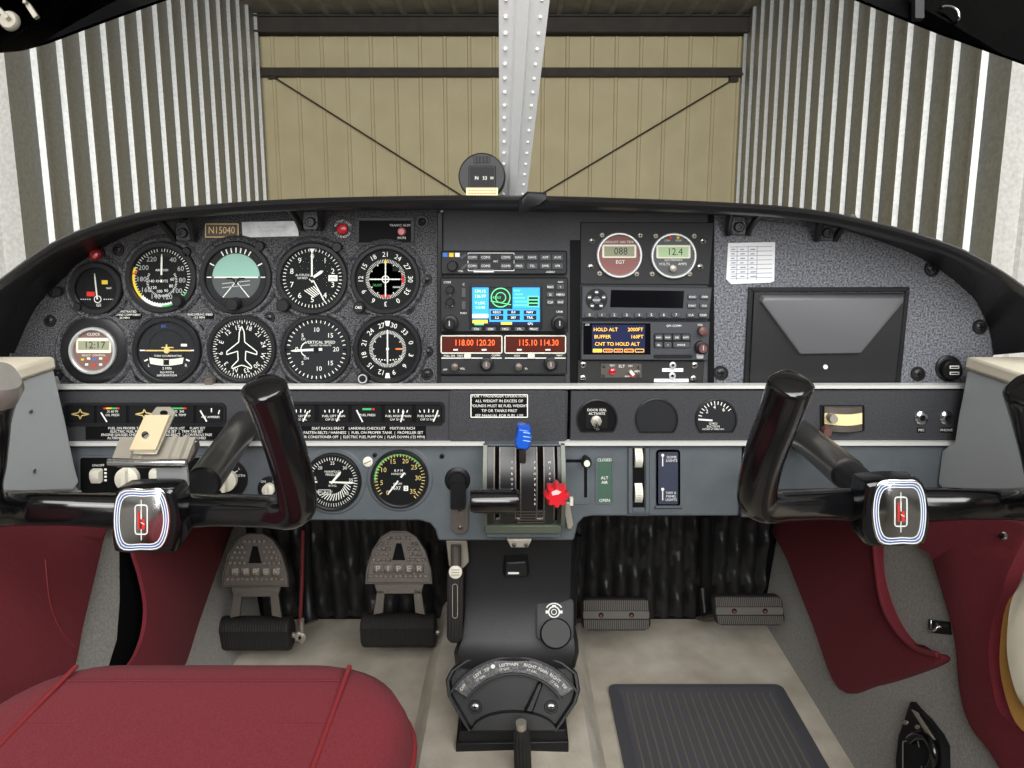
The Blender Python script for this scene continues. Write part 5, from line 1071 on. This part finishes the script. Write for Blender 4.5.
# ribbed handles
def ribbed(r, a, b, rad, n=14, name='grip'):
    P = [a.lerp(b, t) for t in (0, .03, .06, .5, .94, .97, 1)]; m = MB(); ref = Vector((1, 0, 0)); t = (b - a).normalized(); u = (ref - t * ref.dot(t)).normalized(); v = t.cross(u); rings = []
    for p_, k in zip(P, (.6, .85, .97, 1, .97, .85, .6)):
        rings.append([p_ + (u * math.cos(2 * math.pi * i / (4 * n)) + v * math.sin(2 * math.pi * i / (4 * n))) * rad * k * (1 if i % 4 in (0, 1) else .9) for i in range(4 * n)])
    m.loft(rings); return part(name, m, rubber, r, sharp=25)
r = thing('brake_handle', 'ribbed black brake handle with a silver button, hanging beside the pedestal', 'handle', u_(.99)(454, 642))
ribbed(r, u_(.98)(455.5, 568), u_(.96)(454.5, 641), .0125)
B_ = plane(u_(.967)(455, 572), (0, -1, .2)); m = MB(B_).lathe(455.5, 572, [(6.6, -6), (6.6, 1), (5.6, 2), (.01, 2)], 24).use(steel); m.m = [offwhite, steel]; m.mi = [0] * len(m.p)
for k in range(3): m.rect(451.5, 569 + 2.6 * k, 459.5, 570 + 2.6 * k, 2.2)
m.mi = [0] * (len(m.p) - 3) + [1] * 3; part('button', m, offwhite, r)
part('bracket', MB(u_(.985)).prism([(446, 541), (467, 541), (469, 562), (462, 570), (449, 566)], -8, 0), steel, r, .001); part('pivot', MB().sweep([u_(.98)(456, 545), u_(.975)(456, 566)], .008, 14), worn, r)
part('groove', MB(u_(.955)).outline(rrect(452.5, 584, 457.5, 618, 2.4, 4), .8, .2), steel, r)
r = thing('flap_lever', 'ribbed black lever handle rising at the bottom edge in front of the pedestal', 'lever', level(.06)(523, 800))
P_ = u_(.86); ribbed(r, P_(521.5, 728), P_(525, 830), .0125); part('shaft', MB().sweep([P_(521, 722), P_(521.6, 731)], .0075, 16), steel, r)

# ---------------------------------------------------------------- footwell: insulation, pedals, rods
def quilted(lab, x0, x1, z0, z1, step, lump):
    m = MB(); nx = int((x1 - x0) / .006); nz = int((z1 - z0) / .006); rows = []; rnd = random.Random(int(x0 * 100))
    ph = [rnd.uniform(0, 6) for _ in range(60)]
    for j in range(nz + 1):
        row = []
        for i in range(nx + 1):
            x = x0 + (x1 - x0) * i / nx; z = z0 + (z1 - z0) * j / nz; c = (x - x0) / step + .25 * math.sin(7 * z + x0); k = math.floor(c); fr = c - k
            d = .017 * math.sin(math.pi * fr) ** .6 + lump * math.sin(math.pi * fr) * (math.sin(z * 80 + ph[k % 60] + 1.8 * fr) + .6 * math.sin(z * 131 + 2 * ph[(k + 7) % 60]) + .5 * math.sin(z * 61 + ph[(k + 3) % 60]))
            row.append(Vector((x, 1.366 - max(d, 0), z)))
        rows.append(row)
    m.loft(rows, False, False); return solo('insulation_blanket', m, quilt, lab, 'blanket', 'quilted footwell blankets', sharp=60)
quilted('black quilted blanket hanging behind the two plain pedals', .10, .53, .015, .52, .030, .0034)
quilted('black quilted blanket in shadow behind the two lettered pedals', -.53, -.12, .015, .52, .036, .003)
def rods(name, lab, cat, path, rad, m_=plast, ends=None, group=None):
    r = thing(name, lab, cat, path[-1], group); part('rod', MB().sweep(path, rad, 14), m_, r)
    if ends:
        for e in ends: part('fitting', MB().ball(e[0], e[1], 12), e[2], r)
    return r
r = rods('control_rod', 'upright black control rod with a flared foot in front of the quilted blanket', 'rod', [u_(1.3)(706, 515), u_(1.3)(706, 590), u_(1.29)(705, 612), u_(1.28)(705, 619)], [.012, .012, .015, .019])
r = rods('control_rod', 'thin black rod running down close beside the pedestal', 'rod', [u_(1.06)(578, 535), u_(1.06)(574, 570), u_(1.05)(572, 625)], .007)
r = thing('control_cable', 'black rod with a red wound cable and link between the lettered pedals', 'rod', u_(1.2)(302, 640))
part('rod', MB().sweep([u_(1.25)(307, 522), u_(1.24)(307, 580), u_(1.22)(309, 612), u_(1.21)(312, 622)], [.008, .010, .011, .015], 14), plast, r)
part('cable', MB().sweep([u_(1.22)(303, 530), u_(1.21)(302, 580), u_(1.2)(300, 625)], .0035, 8), mat('dark red cable', (110, 40, 42), .5), r)
part('link', MB().sweep([u_(1.19)(302, 620), u_(1.19)(302, 642)], (.0075, .004), 12), steel, r)
for c_ in ((302, 637), (299, 636)): part('nut', MB(u_(1.185)).lathe(*c_, [(4.4, -5), (4.4, 3), (3, 5), (.01, 5)], 16), steel, r)
def pilot_pedal(lab, cx, top, Y=1.2):
    """bottom ribbed bar and lettered upper pad; cx, top: the pad's middle and upper edge"""
    r = thing('rudder_pedal', lab, 'pedal', u_(Y)(cx, top + 122), 'lettered rudder pedals')
    T = plane(u_(Y)(cx, top + 30), (0, -1, .35)); dx = cx
    pad = [(-34, 54), (-33, 40), (-27, 20), (-18, 6), (-8, 0), (8, 0), (18, 6), (27, 20), (33, 40), (34, 54)]
    o = [(dx + x, top + y) for x, y in pad]; k = lambda f: [(dx + (x - dx) * f, top + 30 + (y - top - 30) * f) for x, y in o]
    m = MB(T).layers([(k(1), -8), (k(1), 2), (k(.97), 4), (k(.93), 4), (k(.915), 2)]); pd_ = part('pad', m, worn, r)
    m = MB(T)
    for j in range(8):
        y = top + 8 + 5.4 * j
        if 33 < y - top < 45: continue
        hw = [8, 18, 24, 27.5, 30, 32, 33, 33.5, 34][min(8, int((y - top) / 6))]
        for i in range(13):
            x = (i - 6) * 4.9 + (2.4 if j % 2 else 0)
            if abs(x) < hw - 4 and not (abs(x) < 7.5 and 8 < y - top < 32): m.pad(dx + x - 1.7, y - 1.6, dx + x + 1.7, y + 1.6, 2, 5.2, .6, .6)
    o = part('studs', m, mat('stud metal', (136, 128, 120), .4, .6) if 'stud metal' not in MATS else MATS['stud metal'], pd_); o['kind'] = 'stuff'; part('slot', MB(T).prism([(dx - 2.4, top + 13), (dx + 2.4, top + 13), (dx + 6.6, top + 30), (dx - 6.6, top + 30)], 2, 2.6), black, pd_)
    m = MB(T).use(worn)
    for i, ch in enumerate('PIPER'): m.pad(dx - 25.5 + 10.4 * i, top + 34.4, dx - 16.5 + 10.4 * i, top + 43, 2, 3.2, .8, .3)
    m.use(mat('pale worn metal', (176, 166, 150), .45, .6) if 'pale worn metal' not in MATS else MATS['pale worn metal'])
    for i, ch in enumerate('PIPER'): m.text(ch, dx - 21 + 10.4 * i, top + 38.8, 5.8, 3.5, 0, 1.15)
    part('lettering', m, worn, pd_)
    m = MB(T)
    m.prism([(dx - 25, top + 54), (dx + 25, top + 54), (dx + 22, top + 64), (dx - 22, top + 64)], -8, -1)
    for s_ in (-1, 1): m.prism([(dx + s_ * 22, top + 60), (dx + s_ * 14, top + 60), (dx + s_ * 16, top + 83), (dx + s_ * 26, top + 85)], -8, -1)
    part('bracket', m, worn, r, .001)
    c = top + 100; a = u_(Y)(dx - 37, c); b = u_(Y)(dx + 37, c); n = 56; rings = []
    for i in range(n + 1):
        t = i / n; e = 1 if .03 < t < .97 else (.94 if .005 < t < .995 else .8); g = (1 if i % 2 else .965) * e; ctr = a.lerp(b, t); ring = []
        for q_ in range(24):
            an = 2 * math.pi * q_ / 24; rr = 1 - (.13 if abs(math.sin(an + math.pi / 2 - math.pi)) > .985 else 0)
            f_ = 1 if q_ not in (11, 12, 13) else .86
            ring.append(ctr + Vector((0, .026 * math.cos(an) * g * f_, .034 * math.sin(an) * g)))
        rings.append(ring)
    part('ribbed_bar', MB().loft(rings), rubber, r, sharp=20)
    part('arm', MB().sweep([u_(Y + .02)(dx + 6, top + 4), u_(Y + .09)(dx + 2, top - 26)], (.012, .008), 10), worn, r)
    part('pivot_bolt', MB().sweep([u_(Y)(dx + 36, c + 2), u_(Y)(dx + 40, c + 2)], .0055, 12), steel, r)
pilot_pedal('metal pedal with a ribbed black bar, next to the red side pocket', 255.5, 533)
pilot_pedal('metal pedal with a ribbed black bar, next to the pedestal', 399, 530)
def plain_pedal(lab, cx, cy, wd, ht, skew):
    Y = 1.19; T = plane(u_(Y)(cx, cy), (0, -1, .3)); r = thing('rudder_pedal', lab, 'pedal', T(cx, cy + ht / 2), 'plain rudder pedals')
    o = rrect(cx - wd / 2, cy - ht / 2, cx + wd / 2, cy + ht / 2, 7, 6); o = [(x + skew * (y - cy), y + (1.6 if abs(x - cx) > wd * .35 else 0) * (1 if y < cy else -1)) for x, y in o]
    k = lambda f: [(cx + (x - cx) * f, cy + (y - cy) * f) for x, y in o]
    part('pad', MB(T).layers([(k(1), -14), (k(1), -3), (k(.96), 1), (k(.9), 2.5)]), rubber, r)  # darker than the ribs, painting the shade between them
    m = MB(T)
    for i in range(34):
        x = cx - wd / 2 + 3 + (wd - 6) * i / 33
        for y0, y1 in ((cy - ht / 2 + 3.5, cy - 4.5), (cy + 5, cy + ht / 2 - 3.5)): m.line(x + skew * (y0 - cy), y0, x + skew * (y1 - cy), y1, 1.1, 2.2, 1.3)
    part('ribs', m, rubber_grey, r); part('band', MB(T).rect(cx - wd / 2 + 1.5, cy - 3.8, cx + wd / 2 - 1.5, cy + 3.8, 1, 4, 1.5), rubber_grey, r, .0006)
    for s_ in (-1, 1): part('bolt_hole', MB(T).use(black).lathe(cx + s_ * wd * .22, cy, [(2.6, 3.8), (2.6, 4.2), (.01, 4.2)], 14).use(MATS['rust'] if 'rust' in MATS else mat('rust', (120, 70, 40), .8)).disc(cx + s_ * wd * .22, cy + .6, 1.4, 4.5, 10), black, r)
    part('arm', MB().sweep([T(cx - wd * .38, cy + 2, -8), u_(1.24)(cx - wd * .62, cy + 6), u_(1.27)(cx - wd * .66, cy - 22)], .009, 12), plast, r); return r
plain_pedal('plain grey ribbed pedal near the pedestal', 616, 614.5, 69, 36, .03); plain_pedal('plain grey ribbed pedal near the carpeted side wall', 749, 610.5, 70, 34, .12)

# ---------------------------------------------------------------- floor mat
f0 = level(.004)
c4 = [f0(606, 686), f0(778, 682), f0(832, 775), f0(626, 775)]
mt = thing('floor_mat', 'dark grey ribbed rubber mat on the beige carpet', 'mat', Vector((c4[0] + c4[2]) / 2)); mt.location.z = .002
x0, x1, y1, y0 = c4[3].x, c4[2].x, c4[0].y, .62
o = rrect(x0, y0, x1, y1, .014); i_ = rrect(x0 + .012, y0 + .012, x1 - .012, y1 - .012, .008); i2 = rrect(x0 + .018, y0 + .018, x1 - .018, y1 - .018, .006)
matm = mat('dark grey rubber mat', (80, 81, 87), .6, bump=(300, .0003))
part('sheet', MB().layers([(o, .001), (o, .008), (i_, .0095), (i2, .006)]), matm, mt); m = MB()
for k in range(19):
    x = x0 + .03 + (x1 - x0 - .06) * k / 18; m.loft([[Vector((x - .0022, y, .006)), Vector((x - .0008, y, .0088)), Vector((x + .0008, y, .0088)), Vector((x + .0022, y, .006))] for y in (y0 + .03, y1 - .024)])
part('ribs', m, mat('worn rib rubber', (120, 114, 104), .7), mt)

# ---------------------------------------------------------------- red side pockets and panels
WN = math.atan2(XW - .54, .49)
def wallp(s_): return plane((s_ * .541, 0, 0), (-s_ * math.cos(WN), 0, math.sin(WN)))
def padded_panel(name, lab, s_, pts, cat, h=9, piping=None, group=None, extra=None, bulge=0):
    W = wallp(s_); r = thing(name, lab, cat, W(*pts[0]), group); sm = [(p.x, p.y) for p in crom([Vector((*p, 0)) for p in pts], 5, True)]
    cx = sum(p[0] for p in sm) / len(sm); cy = sum(p[1] for p in sm) / len(sm); k = lambda f: [(cx + (x - cx) * f, cy + (y - cy) * f) for x, y in sm]
    part('fabric', MB(W).layers([(k(1), .2), (k(1), h * .6), (k(.985), h), (k(.8), h + bulge)]), redfab, r, sharp=50)
    if piping: part('piping', MB().sweep(crom([W(x, y, hh) for x, y, hh in piping], 6), .004, 10), redfab, r)
    return r
def dense(pts, n=4):
    o = []
    for i in range(len(pts)):
        a, b = pts[i], pts[(i + 1) % len(pts)]
        for k in range(n): o.append((a[0] + (b[0] - a[0]) * k / n, a[1] + (b[1] - a[1]) * k / n))
    return o
G2 = 'red fabric panels on the cabin sides'
r = padded_panel('map_pocket', 'red fabric map pocket with a curved open edge, beside the plain pedals', 1, dense([(770, 500), (792, 560), (818, 625), (845, 690)], 1) + dense([(880, 686), (915, 676), (948, 663), (948, 655)], 1) + [(925, 650), (905, 628), (892, 600), (885, 570), (884, 540), (880, 500)], 'pocket', 12, [(882, 500, 14), (885, 545, 16), (893, 598, 18), (907, 628, 18), (927, 649, 16), (947, 655, 12)], G2)
r = padded_panel('side_panel', 'red padded panel with a rounded rear edge, behind the map pocket', 1, [(923, 521), (929, 530), (938, 550), (952, 592), (965, 640), (970, 690), (980, 725), (1000, 752), (1030, 790), (1080, 800), (1060, 760), (1022, 730), (1010, 690), (1006, 650), (1012, 610), (1028, 560), (1033, 522)], 'panel', 14, None, G2, bulge=4)
W = wallp(1)
part('snap', MB(W).lathe(1018, 537, [(4.5, 14), (4.5, 17), (3, 19), (.01, 19)], 18), chrome, r)
r = thing('door_edge', 'cream and tan rounded edge at the far side of the red padded panel', 'door edge', W(1030, 690))
o = [(p.x, p.y) for p in crom([Vector((*p, 0)) for p in [(1030, 600), (1020, 650), (1024, 690), (1040, 728), (1068, 735), (1078, 660), (1063, 590)]], 5, True)]
part('tan_liner', MB(W).layers([(o, 20), (o, 23)]), tan, r); o2 = [(1030 + (x - 1030) * .9 + 17, y - 14) for x, y in o]; part('cream_edge', MB(W).layers([(o2, 23), (o2, 30), ([(1050 + (x - 1050) * .85, 650 + (y - 650) * .85) for x, y in o2], 36)]), cream, r)
r = thing('map_pocket', 'red fabric pocket with a dark open edge, beside the lettered pedals', 'pocket', wallp(-1)(170, 668), G2)
W2 = wallp(-1); pts = [(232, 500), (222, 530), (205, 575), (188, 622), (170, 672)] + [(150, 676), (125, 676), (112, 672)] + [(122, 655), (130, 632), (132, 605), (126, 575), (118, 548), (112, 500)]
sm = [(p.x, p.y) for p in crom([Vector((*p, 0)) for p in pts], 4, True)]; cx = 160; cy = 590; k = lambda f: [(cx + (x - cx) * f, cy + (y - cy) * f) for x, y in sm]
part('fabric', MB(W2).layers([(k(1), 16), (k(1), 19), (k(.985), 21)]), redfab, r, sharp=50)
part('side_gusset', MB(W2).prism([(232, 500), (222, 530), (205, 575), (188, 622), (170, 672), (165, 672), (183, 622), (200, 575), (217, 530), (226, 500)], .2, 17), redfab, r)
part('inner_shade', MB(W2).prism([(118, 500), (132, 548), (140, 575), (146, 605), (144, 632), (136, 655), (124, 672), (106, 672), (116, 640), (119, 600), (118, 500)], .2, 1.2), black, r)  # black sheet painting the shade inside the open pocket
r = padded_panel('side_panel', 'large red fabric panel beside the front corner of the red seat', -1, [(-60, 519), (60, 519), (101, 521), (97, 535), (86, 580), (75, 625), (64, 672), (40, 700), (-60, 720)], 'panel', 12, None, G2, bulge=2)
part('seam', MB().sweep(crom([wallp(-1)(x, y, 13.6) for x, y in ((34, 560), (38, 600), (48, 628), (64, 648))], 6), .0012, 6), redvin, r)
part('buckle', MB(wallp(-1)).rect(60, 664, 66, 674, 1, 9), steel, r)
# latch and black handle on the carpet
r = thing('latch', 'small chrome latch on a black plate, on grey carpet between red panels', 'latch', W(940, 633))
part('plate', MB(W).prism([(930, 619), (951, 622), (953, 635), (934, 633)], 0, 3), plast, r, .0005); part('post', MB(W).rect(934.5, 620, 937.5, 631, 3, 9), chrome, r, .0008)
part('hook', MB().sweep(crom([W(x, y, h) for x, y, h in ((931, 629, 5), (936, 630, 10), (941, 631, 10), (943, 628, 8), (941, 624, 5))], 4), .002, 10), chrome, r); part('stud', MB(W).lathe(944, 626, [(2.6, 2), (2.6, 6), (.01, 7)], 14), chrome, r)
r = thing('pull_handle', 'black pointed pull handle with a ring, low on the grey carpeted wall', 'handle', W(927, 772))
o = [(917, 702), (922, 708), (933, 719), (945, 734), (951, 746), (952, 800), (904, 800), (902, 760), (905, 736), (911, 720)]
ri = [(926, 716), (930, 722), (938, 735), (945, 748), (946, 800), (908, 800), (907, 760), (911, 741)]
part('plate', MB(W).layers([(dense(o, 3), 0), (dense(o, 3), 8), ([(927 + (x - 927) * .94, 760 + (y - 760) * .96) for x, y in dense(o, 3)], 11)]), plast, r)
part('ring', MB().sweep([W(931 + 15 * math.cos(R(a)), 756 + 20 * math.sin(R(a)), 15) for a in range(-130, 100, 10)], .006, 12), gloss, r)
part('inset', MB(W).outline([(911, 742), (926, 740), (930, 760), (930, 800), (911, 800)], 1.2, 11.4), grey_print, r)
part('cup', MB(W).lathe(929, 757, [(10, 11), (9, 11.6), (.01, 12)], 26), dial_gry, r)
for c_ in ((914, 723), (926, 727.5)): part('screw', MB(W).lathe(*c_, [(2.4, 10), (2.2, 12.4), (.01, 12.6)], 14), steel, r)
part('lever', MB(W).prism([(921, 710), (926, 713), (944, 740), (941, 741)], 10, 14), steel, r, .0006)

# ---------------------------------------------------------------- pilot's seat
ZS = .46; fz = level(ZS)
A, B = fz(70, 675), fz(345, 681); xl, xr = A.x, B.x; yf = fz(200, 648).y
bw = .062; XL0, XR0 = xl - bw, xr + bw
seat = thing('pilot_seat', 'red fabric seat cushion with dark red piping at the lower left corner', 'seat', ((xl + xr) / 2, .3, .2))
def plan(inset, yo=0):
    r0 = .085 - inset * .5; return rrect(XL0 + inset, -.02 + inset, XR0 - inset, yf - yo - inset, r0, 10)
rings = []
for ins, z in ((.012, ZS - .15), (.002, ZS - .12), (0, ZS - .05), (.002, ZS - .03), (.008, ZS - .014), (.020, ZS - .004), (.035, ZS), (.06, ZS + .002), (.1, ZS + .003), (.15, ZS + .003)):
    rings.append([Vector((x, y, z)) for x, y in plan(ins)])
part('cushion', MB().loft(rings), redfab, seat, sharp=60)
def sz(x, y):
    """height of the cushion's top near its edge"""
    d = min(x - XL0, XR0 - x, yf - y); return ZS + .001 - (.0 if d > .035 else .02 * ((.035 - d) / .035) ** 2)
for x in (xl, xr): part('piping', MB().sweep([Vector((x, y, sz(x, y) + .001)) for y in [yf - .030 - .002 * j for j in range(20)] + [yf - .08 - .05 * j for j in range(9)]], .0022, 10), redvin, seat)

e = [Vector((x, y, ZS - .045)) for x, y in plan(0) if y > .02]
part('edge_piping', MB().sweep([Vector((XR0, .05, ZS - .045))] + e[:11] + e[11:22] + [Vector((XL0, .05, ZS - .045))], .003, 10), redvin, seat)
for py in (683, 727): y = fz(200, py).y; part('stitching', MB().sweep([Vector((x, y, ZS + .0026)) for x in [xl + .004 + (xr - xl - .008) * j / 30 for j in range(31)]], (.0004, .0010), 6), mat('seat stitching', (112, 36, 44), .8) if 'seat stitching' not in MATS else MATS['seat stitching'], seat)
m = MB(); m.box(XL0 + .05, XR0 - .05, .02, yf - .06, ZS - .2, ZS - .15); part('seat_pan', m, plast, seat, .004)
for x in (XL0 + .07, XR0 - .07):
    for y in (.06, yf - .12): part('leg', MB().sweep([Vector((x, y, ZS - .2)), Vector((x, y, .012))], .011, 12), steel, seat)
    part('rail', MB().box(x - .014, x + .014, -.02, yf - .05, 0, .014), steel, seat, .002)
